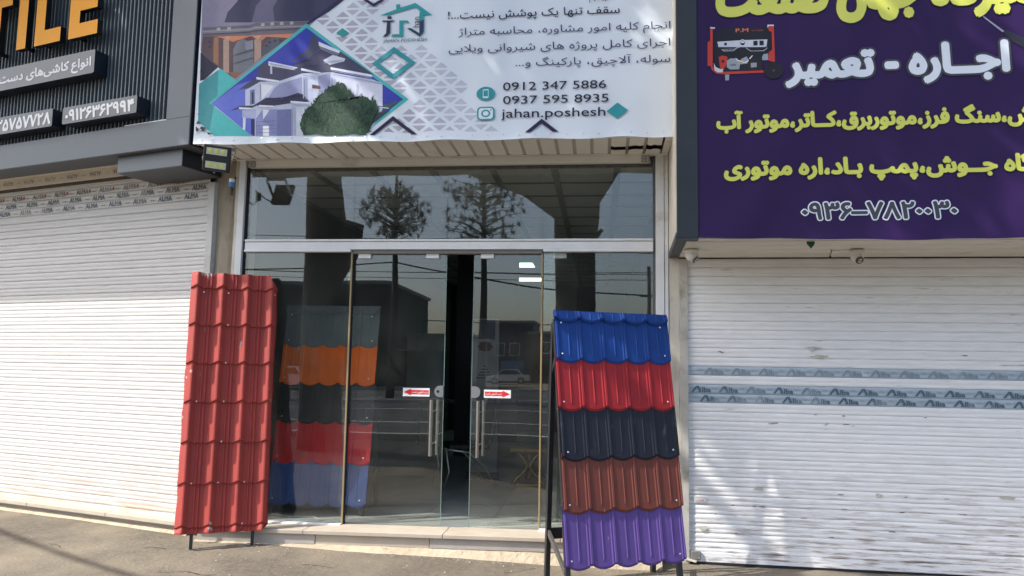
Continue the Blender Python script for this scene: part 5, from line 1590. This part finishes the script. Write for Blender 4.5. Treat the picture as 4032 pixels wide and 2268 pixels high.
# multi-colour stand
def colour_stand(root, W, heights, paints, names, labels, z_base, lean, legx, rear_back, gap_from=0.0, screws=True):
    z = 0.0
    n_ = len(heights)
    pos = []
    for i, h in enumerate(heights):
        pos.append(z)
        z += h
    total = z
    for i, h in enumerate(heights):
        s_ = roman_tiles(W + 0.004 * (i % 2), h + 0.040, names[i], paints[i], root)
        s_['label'] = labels[i]
        b = pos[i]
        s_.location = (0.006 * (i % 3), b * math.sin(lean), z_base + b * math.cos(lean))
        s_.rotation_euler = (-lean, 0, 0)
        if screws:
            for xq in (0.048, W - 0.055):
                screw_on(s_, xq, 0.045, -0.026)
    if screws:
        screw_on(s_, 0.05, heights[-1] - 0.055, -0.02)
        screw_on(s_, W - 0.075, heights[-1] - 0.065, -0.02)
    cap = roman_tiles(W, 0.06, names[-1], paints[-1], root)
    cap['label'] = labels[-1] + ', top strip'
    b = total - 0.025
    cap.location = (0, b * math.sin(lean) - 0.012, z_base + b * math.cos(lean))
    cap.rotation_euler = (-lean, 0, 0)
    top = total + 0.0
    def Q(x, t, back=0.0):
        return (x, t * math.sin(lean) + back, z_base + t * math.cos(lean))
    for x in legx:
        MB().bar((x, -z_base * math.tan(lean) + 0.03, 0.0), Q(x, top - 0.02, 0.03), 0.034, 0.034).build('leg', M['black_metal'], root)
        MB().bar((x, rear_back, 0.0), Q(x, top - 0.05, 0.06), 0.034, 0.034).build('leg', M['black_metal'], root)
    def rear(x, z):
        a = Vector((x, rear_back, 0.0))
        b = Vector(Q(x, top - 0.05, 0.06))
        t = (z - a.z) / (b.z - a.z)
        return a + (b - a) * t
    a, b = rear(legx[0], 0.34), rear(legx[1], 0.34)
    MB().bar(a, b, 0.03, 0.075).build('cross_rail', M['black_metal'], root)
    for x in legx:
        MB().bar(rear(x, 0.36), (x, 0.03, 0.13), 0.02, 0.034).build('brace', mat('worn_steel', (0.09, 0.085, 0.08), rough=0.5, var=0.3, vscale=12), root)
        MB().bar(Q(x, top - 0.3, 0.045), rear(x, 1.5), 0.02, 0.03).build('brace', M['black_metal'], root)
    MB().bar(Q(legx[0], 0.95, 0.03), Q(legx[1], 0.95, 0.03), 0.03, 0.03).build('cross_rail', M['black_metal'], root)
zg = gz(-0.2, -1.1)
bs = thing('tile_sheet_stand', 'stand with blue, red, black, brown and purple tile sheets before the right glass', 'display stand',
           (-0.235, -1.09, zg), R(25.5))
colour_stand(bs, 0.938, [0.366, 0.356, 0.350, 0.345, 0.328],
             [panel_paint('violet_paint', (0.115, 0.066, 0.255)), panel_paint('rust_brown_paint', (0.165, 0.045, 0.032)), panel_paint('anthracite_paint', (0.014, 0.016, 0.026), 0.5, (0.12, 0.12, 0.13), 0.62, 0.8),
              panel_paint('bright_red_paint', (0.35, 0.020, 0.026)), panel_paint('royal_blue_paint', (0.008, 0.050, 0.235))],
             ['tile_sheet'] * 5, ['purple tile sheet at the bottom', 'rust brown tile sheet', 'black tile sheet', 'red tile sheet', 'blue tile sheet at the top'],
             0.185 - zg + 0.02, math.atan2(0.27, 1.78), (0.035, 0.90), 0.40)

# ================================================================ interior
tag(boxo('interior_floor', -3.34, 0.56, 0.021, 10.0, 0.0, 0.198, M['grout']), kind='structure')
fl = bpy.data.objects['interior_floor']
tile = None
for i in range(7):
    for j in range(9):
        xa = -3.335 + i * 0.6
        ya = 0.025 + j * 0.6
        w = min(0.597, 0.555 - xa)
        if w < 0.1:
            continue
        if tile is None:
            tile = MB().box(0, 0.597, 0, 0.597, 0.0, 0.007).build('floor_tile', M['floor'], fl)
            o = tile
        elif w > 0.59:
            o = tile.copy()
            COL.objects.link(o)
        else:
            o = MB().box(0, w, 0, 0.597, 0.0, 0.007).build('floor_tile', M['floor'], fl)
        o.location = (xa, ya, 0.1985 + 0.0002 * ((i * 3 + j) % 3))
tag(boxo('interior_floor_rear', -3.34, 0.56, 5.43, 10.0, 0.1985, 0.205, M['floor']), kind='structure')
tag(boxo('interior_wall', -3.34, -3.22, 0.08, 10.0, 0.2, 3.5, M['inwall']), kind='structure')
tag(boxo('interior_wall', 0.46 + 0.1, 0.62, 0.08, 10.0, 0.2, 3.5, M['inwall']), kind='structure')
tag(boxo('interior_wall', -3.34, 0.56, 9.9, 10.0, 0.2, 3.5, M['inwall2']), kind='structure')
tag(boxo('interior_wall', -2.2, -1.25, 5.2, 5.3, 0.2, 3.28, M['inwall2']), kind='structure')
tag(boxo('interior_ceiling', -3.34, 0.56, 0.06, 10.0, 3.30, 3.34, M['ceiltile']), kind='structure')
ce = bpy.data.objects['interior_ceiling']
for k in range(8):
    boxo('grid_bar', -3.16 + 0.55 * k - 0.03, -3.16 + 0.55 * k + 0.03, 0.06, 9.9, 3.285, 3.2995, M['tbar'], ce)
for k in range(17):
    y = 0.145 + 0.555 * k
    boxo('grid_bar', -3.33, 0.55, y - 0.012, y + 0.012, 3.287, 3.2992, M['tbar'], ce)
for i, y in enumerate((6.45, 8.6)):
    t = thing('ceiling_light', ('nearer' if i == 0 else 'farther') + ' of the two glowing panel lights on the shop ceiling', 'ceiling light', (-1.38 - 0.02 * i, y, 3.28), 0, 'panel lights on the shop ceiling')
    boxo('diffuser', -0.25, 0.25, -0.28, 0.28, -0.004, 0.0, M['lamp'], t)
    boxo('light_frame', -0.26, 0.26, -0.29, 0.29, 0.0005, 0.004, M['white_alu'], t)

# the stand behind the left glass
ib = thing('tile_sheet_stand', 'indoor stand with slate, orange, black, red, blue tile sheets behind left glass', 'display stand', (-2.975, 0.36, 0.207), R(1.5))
colour_stand(ib, 0.905, [0.368, 0.362, 0.357, 0.355, 0.345],
             [panel_paint('dusk_blue_paint', (0.040, 0.085, 0.27)), panel_paint('signal_red_paint', (0.62, 0.022, 0.030)), panel_paint('charcoal_paint', (0.028, 0.028, 0.030)),
              panel_paint('orange_paint', (0.90, 0.155, 0.008)), panel_paint('slate_paint', (0.15, 0.17, 0.17))],
             ['tile_sheet'] * 5, ['blue tile sheet at the bottom', 'red tile sheet', 'black tile sheet', 'orange tile sheet', 'slate grey tile sheet at the top'],
             0.09, math.atan2(0.26, 1.78), (0.06, 0.86), 0.52)
cb_ = MB().tube([(-2.90, 0.30, 0.215), (-2.7, 0.2, 0.213), (-2.5, 0.26, 0.213), (-2.42, 0.16, 0.213), (-2.3, 0.2, 0.213), (-2.2, 0.33, 0.215)], 0.004, 6)
tag(cb_.build('floor_cable', M['creamwall']), 'thin pale cable lying on the floor below the indoor tile stand', 'cable')

# chair
ch = thing('cantilever_chair', 'black leather chair with chrome legs seen through the door gap', 'chair', (-1.52, 2.3, 0.207), R(-65))
seat = MB().box(-0.24, 0.24, -0.24, 0.24, 0.42, 0.49).build('seat', M['leather'], ch); bevel(seat, 0.03, 3)
pts = [(-0.22, 0.22, 0.47), (-0.22, 0.30, 0.75), (-0.20, 0.36, 1.02)]
b = MB()
b.add([(-0.22, 0.20, 0.48), (0.22, 0.20, 0.48), (0.22, 0.26, 0.48), (-0.22, 0.26, 0.48), (-0.22, 0.27, 0.78), (0.22, 0.27, 0.78), (0.22, 0.32, 0.78), (-0.22, 0.32, 0.78),
       (-0.17, 0.33, 1.06), (0.17, 0.33, 1.06), (0.17, 0.37, 1.06), (-0.17, 0.37, 1.06)],
      [(3, 2, 1, 0), (0, 1, 5, 4), (1, 2, 6, 5), (2, 3, 7, 6), (3, 0, 4, 7), (4, 5, 9, 8), (5, 6, 10, 9), (6, 7, 11, 10), (7, 4, 8, 11), (8, 9, 10, 11)])
bevel(b.build('backrest', M['leather'], ch), 0.015, 2)
for s_ in (-1, 1):
    MB().tube([(0.25 * s_, 0.30, 0.012), (0.25 * s_, 0.16, 0.25), (0.25 * s_, -0.02, 0.40), (0.25 * s_, -0.28, 0.44)], 0.011, 8).build('leg', M['steel'], ch, smooth=True)
    MB().tube([(0.25 * s_, -0.30, 0.012), (0.25 * s_, -0.24, 0.2), (0.25 * s_, -0.28, 0.44)], 0.011, 8).build('leg', M['steel'], ch, smooth=True)
MB().tube([(-0.25, -0.28, 0.44), (0.25, -0.28, 0.44)], 0.011, 8).build('front_rail', M['steel'], ch)

# roll-up poster
ro = thing('rollup_poster', 'tall pale roll-up poster with dark emblems beside the chair', 'poster', (-1.40, 2.9, 0.207), R(4))
boxo('poster_sheet', -0.17, 0.17, -0.003, 0.003, 0.08, 1.93, mat('poster_grey', (0.26, 0.26, 0.28), rough=0.5), ro)
boxo('foot', -0.19, 0.19, -0.07, 0.07, 0.0, 0.075, M['black_metal'], ro, 0.01)
pm = MB()
dk = mat('poster_ink', (0.03, 0.035, 0.07), rough=0.5)
pm.flat([(-0.10, 1.68), (0.12, 1.68), (0.12, 1.92), (-0.10, 1.92)], -0.0038, dk)
pm.add([(0.0 + 0.09 * math.cos(a) * (1 + 0.12 * math.cos(8 * a)), -0.0038, 1.59 + 0.06 * math.sin(a)) for a in [2 * math.pi * k / 48 for k in range(48)]], [tuple(range(48))], mat('poster_brown', (0.10, 0.045, 0.03), rough=0.5))
for k in range(5):
    pm.flat([(-0.10 + 0.02 * k, 1.20 + 0.035 * k), (0.10 - 0.02 * k, 1.20 + 0.035 * k), (0.10 - 0.02 * k, 1.215 + 0.035 * k), (-0.10 + 0.02 * k, 1.215 + 0.035 * k)], -0.0038, dk)
pm.build('poster_print', None, ro, fix=False)

# gilt table
gt = thing('gilt_table', 'ornate gilt side table with glass top inside the shop at right', 'table', (-0.80, 2.5, 0.207))
for sx_ in (-1, 1):
    for sy_ in (-1, 1):
        p = []
        for k in range(15):
            t = k / 14
            p.append((sx_ * (0.10 + 0.07 * math.cos(t * 2 * math.pi) - 0.02 * t), sy_ * 0.12 * (1 - 0.3 * t), 0.02 + 0.42 * t))
        MB().tube(p, [0.040 - 0.016 * abs(math.sin(k * 1.3)) for k in range(15)], 8).build('leg', M['gold'], gt, smooth=True)
MB().lathe([(0.03, 0.06), (0.07, 0.09), (0.03, 0.14), (0.05, 0.2), (0.02, 0.26), (0.06, 0.36), (0.03, 0.42)], n=14).build('centre_urn', M['gold'], gt, smooth=True)
boxo('apron', -0.22, 0.22, -0.17, 0.17, 0.38, 0.449, M['gold'], gt, 0.02)
boxo('base_plinth', -0.16, 0.16, -0.13, 0.13, 0.0, 0.04, M['gold'], gt, 0.01)
boxo('table_top', -0.25, 0.25, -0.2, 0.2, 0.45, 0.462, M['winglass'], gt)

# desk deeper inside
dk_ = thing('reception_desk', 'dark desk deep inside the shop', 'desk', (-2.6, 6.8, 0.205))
boxo('desk_top', -0.5, 0.9, -0.3, 0.3, 0.72, 0.76, M['inwall'], dk_)
boxo('side_panel', -0.48, -0.44, -0.28, 0.28, 0.0, 0.719, M['inwall2'], dk_)
boxo('side_panel', 0.84, 0.88, -0.28, 0.28, 0.0, 0.719, M['inwall2'], dk_)

# ================================================================ across the street (seen mirrored in the glass)
def rock_trunk(name, parent, pts, rad, n=14, seed=0):
    mb = MB()
    mb.tube(pts, rad, n)
    mb.v = [(v[0] + 0.05 * mnoise.noise(Vector((v[0] * 3, v[1] * 3, v[2] * 1.5 + seed))), v[1] + 0.05 * mnoise.noise(Vector((v[0] * 3 + 9, v[1] * 3, v[2] * 1.5 + seed))), v[2]) for v in mb.v]
    return mb.build(name, M['bark'], parent, smooth=True)
def lerp_pts(a, b, n, bow):
    a, b = Vector(a), Vector(b)
    out = []
    for i in range(n + 1):
        t = i / n
        p = a.lerp(b, t)
        p += Vector(bow) * math.sin(math.pi * t)
        out.append(p)
    return out

def leaf_cluster(mb, c, r, count, rnd, size=0.11):
    for i in range(count):
        while True:
            p = Vector((rnd.uniform(-1, 1), rnd.uniform(-1, 1), rnd.uniform(-1, 1)))
            if p.length < 1:
                break
        p = Vector(c) + Vector((p.x * r[0], p.y * r[1], p.z * r[2]))
        a = Vector((rnd.uniform(-1, 1), rnd.uniform(-1, 1), rnd.uniform(-1, 1))).normalized()
        b = a.cross(Vector((rnd.uniform(-1, 1), rnd.uniform(-1, 1), rnd.uniform(-1, 1)))).normalized()
        s_ = size * rnd.uniform(0.6, 1.4)
        a *= s_
        b *= s_ * 0.5
        mb.add([p - a, p + b, p + a, p - b], [(0, 1, 2, 3)])

rnd = random.Random(21)
t1 = thing('street_tree', 'big old street tree with cut limb stub, mirrored at left of the upper glass', 'tree', (-5.25, -7.7, -0.1))
rock_trunk('trunk', t1, [(0.05, 0, -0.2), (0.0, 0, 1.5), (-0.05, 0, 3.0), (0.0, 0, 4.0), (-0.08, 0, 5.2), (0.1, 0.3, 6.8)], [0.46, 0.38, 0.36, 0.40, 0.33, 0.27], seed=1)
rock_trunk('limb', t1, [(0.1, 0.05, 3.2), (0.45, 0.1, 3.9), (0.55, 0.1, 4.35)], [0.22, 0.24, 0.20], seed=4)
rock_trunk('limb', t1, [(0.0, 0.2, 6.2), (0.6, 2.2, 7.4), (1.0, 4.3, 7.9), (1.7, 5.9, 8.0)], [0.22, 0.17, 0.12, 0.05], seed=2)
rock_trunk('limb', t1, [(0.6, 2.2, 7.4), (0.6, 4.2, 8.3), (0.5, 5.9, 8.4)], [0.13, 0.09, 0.05], seed=3)
rock_trunk('limb', t1, [(0.6, 2.2, 7.4), (0.2, 3.6, 7.9), (-0.4, 4.9, 8.2), (-0.8, 5.8, 8.2)], [0.13, 0.10, 0.07, 0.03], seed=8)
rock_trunk('limb', t1, [(0.1, 0.3, 6.6), (-1.2, -1.2, 8.0), (-2.2, -1.6, 9.4)], [0.2, 0.14, 0.06], seed=5)
rock_trunk('limb', t1, [(1.0, 4.3, 7.9), (2.2, 5.2, 8.3), (3.8, 5.4, 8.5)], [0.10, 0.07, 0.04], seed=6)
rock_trunk('limb', t1, [(0.3, 0.6, 6.9), (2.0, 0.8, 8.4), (3.8, 0.9, 9.3)], [0.16, 0.12, 0.05], seed=7)
cm = MB()
# crown lobes (relative to the trunk foot); the long lobe hangs unseen over the pavement towards the shops, placed to shade the signs and right shutter
for c, r, n_ in (((-0.8, 6.0, 8.2), (1.0, 0.50, 0.40), 300), ((-1.65, 5.75, 8.1), (1.1, 0.42, 0.35), 420), ((1.05, 4.85, 8.1), (1.15, 0.36, 0.40), 330), ((2.6, 5.0, 8.2), (1.1, 0.42, 0.40), 300),
                 ((0.95, 5.58, 8.1), (1.25, 0.60, 0.65), 400), ((2.25, 5.48, 8.3), (1.2, 0.62, 0.6), 380), ((3.35, 5.33, 8.6), (1.1, 0.70, 0.55), 260), ((0.2, 5.68, 8.4), (0.7, 0.5, 0.5), 90),
                 ((1.5, 4.7, 9.0), (1.6, 0.7, 0.5), 210), ((-2.2, -1.8, 9.6), (1.8, 1.6, 1.2), 400),
                 ((3.8, 0.6, 9.6), (1.6, 1.4, 0.9), 330), ((0.3, -0.6, 10.2), (1.7, 1.6, 1.2), 400)):
    leaf_cluster(cm, c, r, n_, rnd, 0.15)
cm.build('crown', M['leaf'], t1, fix=False)

t2 = thing('street_tree', 'thick forked street tree mirrored at right of the upper glass', 'tree', (-0.45, -7.8, -0.1))
rock_trunk('trunk', t2, [(0.0, 0, -0.2), (-0.05, 0, 1.4), (0.0, 0, 2.8), (-0.02, 0, 3.8), (0.0, 0, 4.5), (-0.1, 0, 5.6)], [0.50, 0.42, 0.36, 0.37, 0.42, 0.52], seed=11)
rock_trunk('limb', t2, [(-0.1, 0, 4.6), (-0.9, 0.0, 5.15), (-2.0, -0.1, 5.55), (-3.6, -0.2, 6.6)], [0.34, 0.28, 0.22, 0.10], seed=12)
rock_trunk('limb', t2, [(0.0, 0, 4.7), (0.55, -0.1, 5.5), (1.1, -0.3, 6.8), (1.6, -0.5, 8.5)], [0.34, 0.28, 0.2, 0.08], seed=13)
rock_trunk('limb', t2, [(0.32, 0.0, 4.05), (0.50, 0.0, 4.22)], [0.06, 0.03], 8, seed=14)
cm = MB()
for c, r, n_ in (((-3.4, -1.2, 8.8), (1.8, 1.5, 1.2), 360), ((1.6, -1.0, 9.6), (1.9, 1.5, 1.2), 380), ((-0.6, -1.6, 10.0), (1.8, 1.4, 1.1), 360)):
    leaf_cluster(cm, c, r, n_, rnd, 0.15)
cm.build('crown', M['leaf'], t2, fix=False)

# thick overhead cable strung between the street trees
tag(MB().tube([(-15.0, 0.9, 5.45), (-12.0, -0.75, 5.28), (-9.52, -2.22, 5.2), (-8.47, -2.84, 5.2), (-7.71, -3.24, 5.2), (-4.4, -5.1, 5.25), (-0.9, -7.3, 5.4)], 0.036, 8).build('overhead_cable', M['black_metal']),
    'thick black overhead cable above the pavement, its soft shadow crossing the ground at left', 'cable')

def pine(x, y, h, cz, rx, rz, label, seed):
    rn = random.Random(seed)
    t = thing('pine_tree', label, 'tree', (x, y, -0.05))
    MB().tube([(0, 0, 0), (0.1, 0, cz * 0.6), (0, 0, h)], [0.22, 0.15, 0.06], 8).build('trunk', M['bark'], t, smooth=True)
    br = MB()
    nb = MB()
    for i in range(230):
        while True:
            d = Vector((rn.uniform(-1, 1), rn.uniform(-1, 1), rn.uniform(-1, 1)))
            if 0.25 < d.length < 1 and (d.z > -0.75 or d.xy.length < 0.5):
                break
        c = Vector((d.x * rx, d.y * rx, cz + d.z * rz + 0.15 * math.sin(d.x * 7)))
        if i % 3 == 0:
            br.tube([(0, 0, c.z - 0.35 * c.xy.length), (c.x * 0.55, c.y * 0.55, c.z - 0.12), c], [0.045, 0.025, 0.01], 4)
        for k in range(30):
            e = Vector((rn.uniform(-1, 1), rn.uniform(-1, 1), rn.uniform(-0.6, 1))).normalized()
            s_ = e.cross(Vector((0, 0, 1)) if abs(e.z) < 0.9 else Vector((1, 0, 0))).normalized() * 0.016
            nb.add([c - s_, c + s_, c + e * rn.uniform(0.22, 0.40)], [(0, 1, 2)])
    br.build('branches', M['bark'], t)
    nb.build('crown', M['needle'], t, fix=False)
pine(-10.1, -30, 11.6, 9.1, 1.75, 1.3, 'smaller pine with thin crown across the street, mirrored in the upper glass', 5)
pine(-5.7, -30, 12.2, 9.3, 2.15, 2.2, 'fuller pine with dense crown across the street, mirrored in the upper glass', 9)

up_ = thing('utility_pole', 'dark utility pole carrying wires across the street', 'pole', (-12.8, -40, -0.04))
MB().tube([(0, 0, 0), (0, 0, 11.0)], [0.20, 0.13], 10).build('pole_shaft', M['wood'], up_)
MB().bar((-0.7, 0, 8.6), (0.7, 0, 8.6), 0.1, 0.1).build('crossarm', M['wood'], up_)
for x in (-0.6, 0.0, 0.6):
    MB().lathe([(0.05, 8.66), (0.07, 8.74), (0.04, 8.82)], (x, 0, 0), 8).build('insulator', M['black_metal'], up_)
up2 = thing('utility_pole', 'second utility pole farther right along the street', 'pole', (3.2, -46, -0.04))
MB().tube([(0, 0, 0), (0, 0, 8.6)], [0.17, 0.12], 10).build('pole_shaft', M['wood'], up2)
MB().bar((-0.6, 0, 6.5), (0.6, 0, 6.5), 0.08, 0.08).build('crossarm', M['wood'], up2)
def wire(a, b, sag, r=0.02, label=''):
    pts = []
    for i in range(17):
        t = i / 16
        p = Vector(a).lerp(Vector(b), t)
        p.z -= sag * 4 * t * (1 - t)
        pts.append(p)
    tag(MB().tube(pts, r, 5).build('overhead_wire', M['black_metal']), label, 'wire', 'overhead wires across the street')
wire((-45, -40, 8.2), (-12.8, -40, 8.0), 0.7, 0.045, 'thick wire left of the dark utility pole')
wire((-12.8, -40, 8.0), (6, -40, 5.9), 0.5, 0.05, 'thick sagging wire right of the dark utility pole')
wire((-45, -40, 6.1), (14, -40, 3.9), 0.5, 0.03, 'long thin wire low behind the dark utility pole')
wire((-45, -34, 7.4), (20, -34, 7.0), 0.6, 0.02, 'thin wire above the thick one')
wire((-45, -28, 8.7), (20, -28, 7.3), 0.5, 0.018, 'high thin wire in front of the pines')
wire((-45, -28, 8.3), (20, -28, 6.8), 0.6, 0.018, 'second high thin wire in front of the pines')
wire((-45, -24, 6.2), (18, -24, 5.4), 0.4, 0.014, 'nearest thin wire above the road, upper one')
wire((-45, -24, 5.9), (18, -24, 5.2), 0.4, 0.014, 'nearest thin wire above the road, lower one')

def house(name, label, x0, x1, y0, y1, h, m, wins=(), door=None, roofm=None, group=None):
    t = thing(name, label, 'building', ((x0 + x1) / 2, y0, -0.04), 0, group)
    c = (x0 + x1) / 2
    boxo('wall', x0 - c, x1 - c, y1 - y0, 0, 0, h, m, t)
    boxo('roof', x0 - c - 0.2, x1 - c + 0.2, y1 - y0 - 0.2, 0.2, h + 0.001, h + 0.25, roofm or M['greywall'], t)
    for (wx, wz, ww, wh) in wins:
        w = boxo('window', wx - c - 0.08, wx + ww - c + 0.08, 0.003, 0.06, wz - 0.08, wz + wh + 0.08, M['white_alu'], t)
        boxo('pane', wx - c, wx + ww - c, 0.0605, 0.08, wz, wz + wh, M['winglass'], w)
    if door:
        wx, ww, wh, dm = door
        boxo('door', wx - c, wx + ww - c, 0.003, 0.08, 0.02, wh, dm, t)
    return t
dkwall = mat('dark_brick', (0.055, 0.05, 0.045), rough=0.9, var=0.2)
h1 = house('corner_building', 'tall dark building with balcony at the left across the street', -34, -14.6, -45, -58, 7.1, dkwall,
           [(-20.5, 4.8, 1.6, 1.6), (-25.5, 4.8, 1.6, 1.6), (-20.5, 1.4, 1.6, 1.6)], (-18, 1.1, 2.4, M['black_metal']))
bal = boxo('balcony', 9.7, 10.9, -8.0, -3.0, 2.6, 2.75, M['greywall'], h1)
for k in range(8):
    boxo('railing', 10.86, 10.89, -7.9 + 0.65 * k, -7.87 + 0.65 * k, 2.751, 3.7, M['black_metal'], bal)
h2 = house('low_building', 'low tan brick building with blue door across the street', -14.4, -9.6, -50, -58, 3.75, M['tan'], [], (-11.7, 0.9, 2.7, M['bluepaint']))
shopf = mat('navy_sign', (0.014, 0.016, 0.045), rough=0.5)
h3 = house('far_shop', 'far shop with dark blue sign and shutter across the street', -12.3, -7.1, -75, -84, 6.35, shopf, [(-11.3, 2.9, 1.0, 1.2), (-9.6, 2.9, 1.0, 1.2)], (-10.6, 2.6, 2.3, M['bluepaint']))
h4 = house('far_shop', 'far brownish two storey shop right of the blue one', -7.0, -1.5, -70, -80, 4.9, mat('brown_render', (0.09, 0.07, 0.06), rough=0.9, var=0.2), [(-5.6, 3.0, 1.2, 1.0)], (-4.0, 2.4, 2.4, M['dark']))
aw = MB().add([(1.2 - 1.8, 0.0, 3.4), (3.4 - 1.8, 0.0, 3.4), (3.4 - 1.8, 1.8, 2.9), (1.2 - 1.8, 1.8, 2.9), (1.2 - 1.8, 0.0, 3.3), (3.4 - 1.8, 0.0, 3.3), (3.4 - 1.8, 1.8, 2.8), (1.2 - 1.8, 1.8, 2.8)],
              [(0, 1, 2, 3), (7, 6, 5, 4), (2, 3, 7, 6), (0, 3, 7, 4), (1, 2, 6, 5)]).build('awning', mat('teal_awning', (0.02, 0.10, 0.11), rough=0.7), h4)
h5 = house('far_shop', 'long low grey building at the far right across the street', -1.3, 9.5, -60, -72, 3.9, M['greywall'], [(0.6, 1.4, 1.6, 1.2), (4.6, 1.4, 1.6, 1.2)], (3.0, 1.0, 2.3, M['dark']))
h6 = house('far_shop', 'pale low building behind the parked cars at far left', -62, -35, -60, -75, 5.0, M['tan'], [(-56, 1.4, 2, 1.5), (-48, 1.4, 2, 1.5), (-40, 1.4, 2, 1.5)], None)
h7 = house('far_shop', 'wide grey block closing the street at the far right', 10, 42, -62, -76, 5.6, M['greywall'], [(14, 1.4, 2, 1.5), (22, 1.4, 2, 1.5), (30, 1.4, 2, 1.5)], None)

def make_car(x, y, rz, label, paint):
    t = thing('parked_car', label, 'car', (x, y, -0.03), rz, 'cars parked across the street')
    prof = [(-2.15, 0.30), (-2.20, 0.55), (-2.12, 0.80), (-1.95, 0.86), (-1.55, 0.88), (-1.05, 1.32), (-0.85, 1.40), (0.45, 1.41), (0.70, 1.36), (1.20, 0.93), (1.95, 0.86), (2.12, 0.74), (2.18, 0.50), (2.12, 0.28)]
    arcs = []
    for cx in (1.32, -1.32):
        arcs += [(cx + 0.36 * math.cos(a), 0.30 + 0.36 * math.sin(a)) for a in [math.pi * k / 8 for k in range(9)]]
    poly = prof + arcs
    n_ = len(poly)
    vs = []
    for (sy, nar) in ((-0.84, 1), (0.84, 1)):
        for (px, pz) in poly:
            k = 0.80 if pz > 1.1 else 1.0
            vs.append((px, sy * k, pz))
    MB().add(vs, [tuple(range(n_)), tuple(range(n_, 2 * n_))[::-1]] + [(i, (i + 1) % n_, n_ + (i + 1) % n_, n_ + i) for i in range(n_)]).build('body', paint, t)
    for sy in (-1, 1):
        MB().add([(-1.38, 0.845 * sy, 0.93), (1.02, 0.845 * sy, 0.95), (0.60, 0.70 * sy, 1.33), (-0.88, 0.70 * sy, 1.33)], [(0, 1, 2, 3)]).build('side_window', M['winglass'], t)
    MB().add([(1.19, -0.72, 0.955), (1.19, 0.72, 0.955), (0.735, 0.60, 1.345), (0.735, -0.60, 1.345)], [(0, 1, 2, 3)]).build('windscreen', M['winglass'], t)
    MB().add([(-1.56, -0.72, 0.90), (-1.56, 0.72, 0.90), (-1.09, 0.60, 1.31), (-1.09, -0.60, 1.31)], [(0, 1, 2, 3)]).build('rear_window', M['winglass'], t)
    for cx in (1.32, -1.32):
        for sy in (-1, 1):
            w = MB().lathe([(0.31, -0.10), (0.31, 0.10)], (0, 0, 0), 18, axis='y').build('wheel', M['tyre'], t)
            w.location = (cx, 0.74 * sy, 0.31)
            MB().lathe([(0.19, -0.108), (0.15, 0.108)], (0, 0, 0), 14, axis='y').build('rim', M['steel'], w)
    for sy in (-0.62, 0.62):
        boxo('headlight', 2.12, 2.20, sy - 0.16, sy + 0.16, 0.58, 0.72, M['ledwhite'], t)
        boxo('tail_light', -2.21, -2.14, sy - 0.16, sy + 0.16, 0.60, 0.76, M['inkred'] if 'inkred' in M else inkred, t)
    return t
make_car(-8.7, -67, math.pi, 'white saloon car parked before the dark blue far shop', M['carwhite'])
make_car(-19.5, -40.8, 0.05, 'white saloon car passing left of the utility pole', M['carwhite'])
make_car(-27.0, -56, 0.0, 'dark car parked at the far left', M['black_metal'])
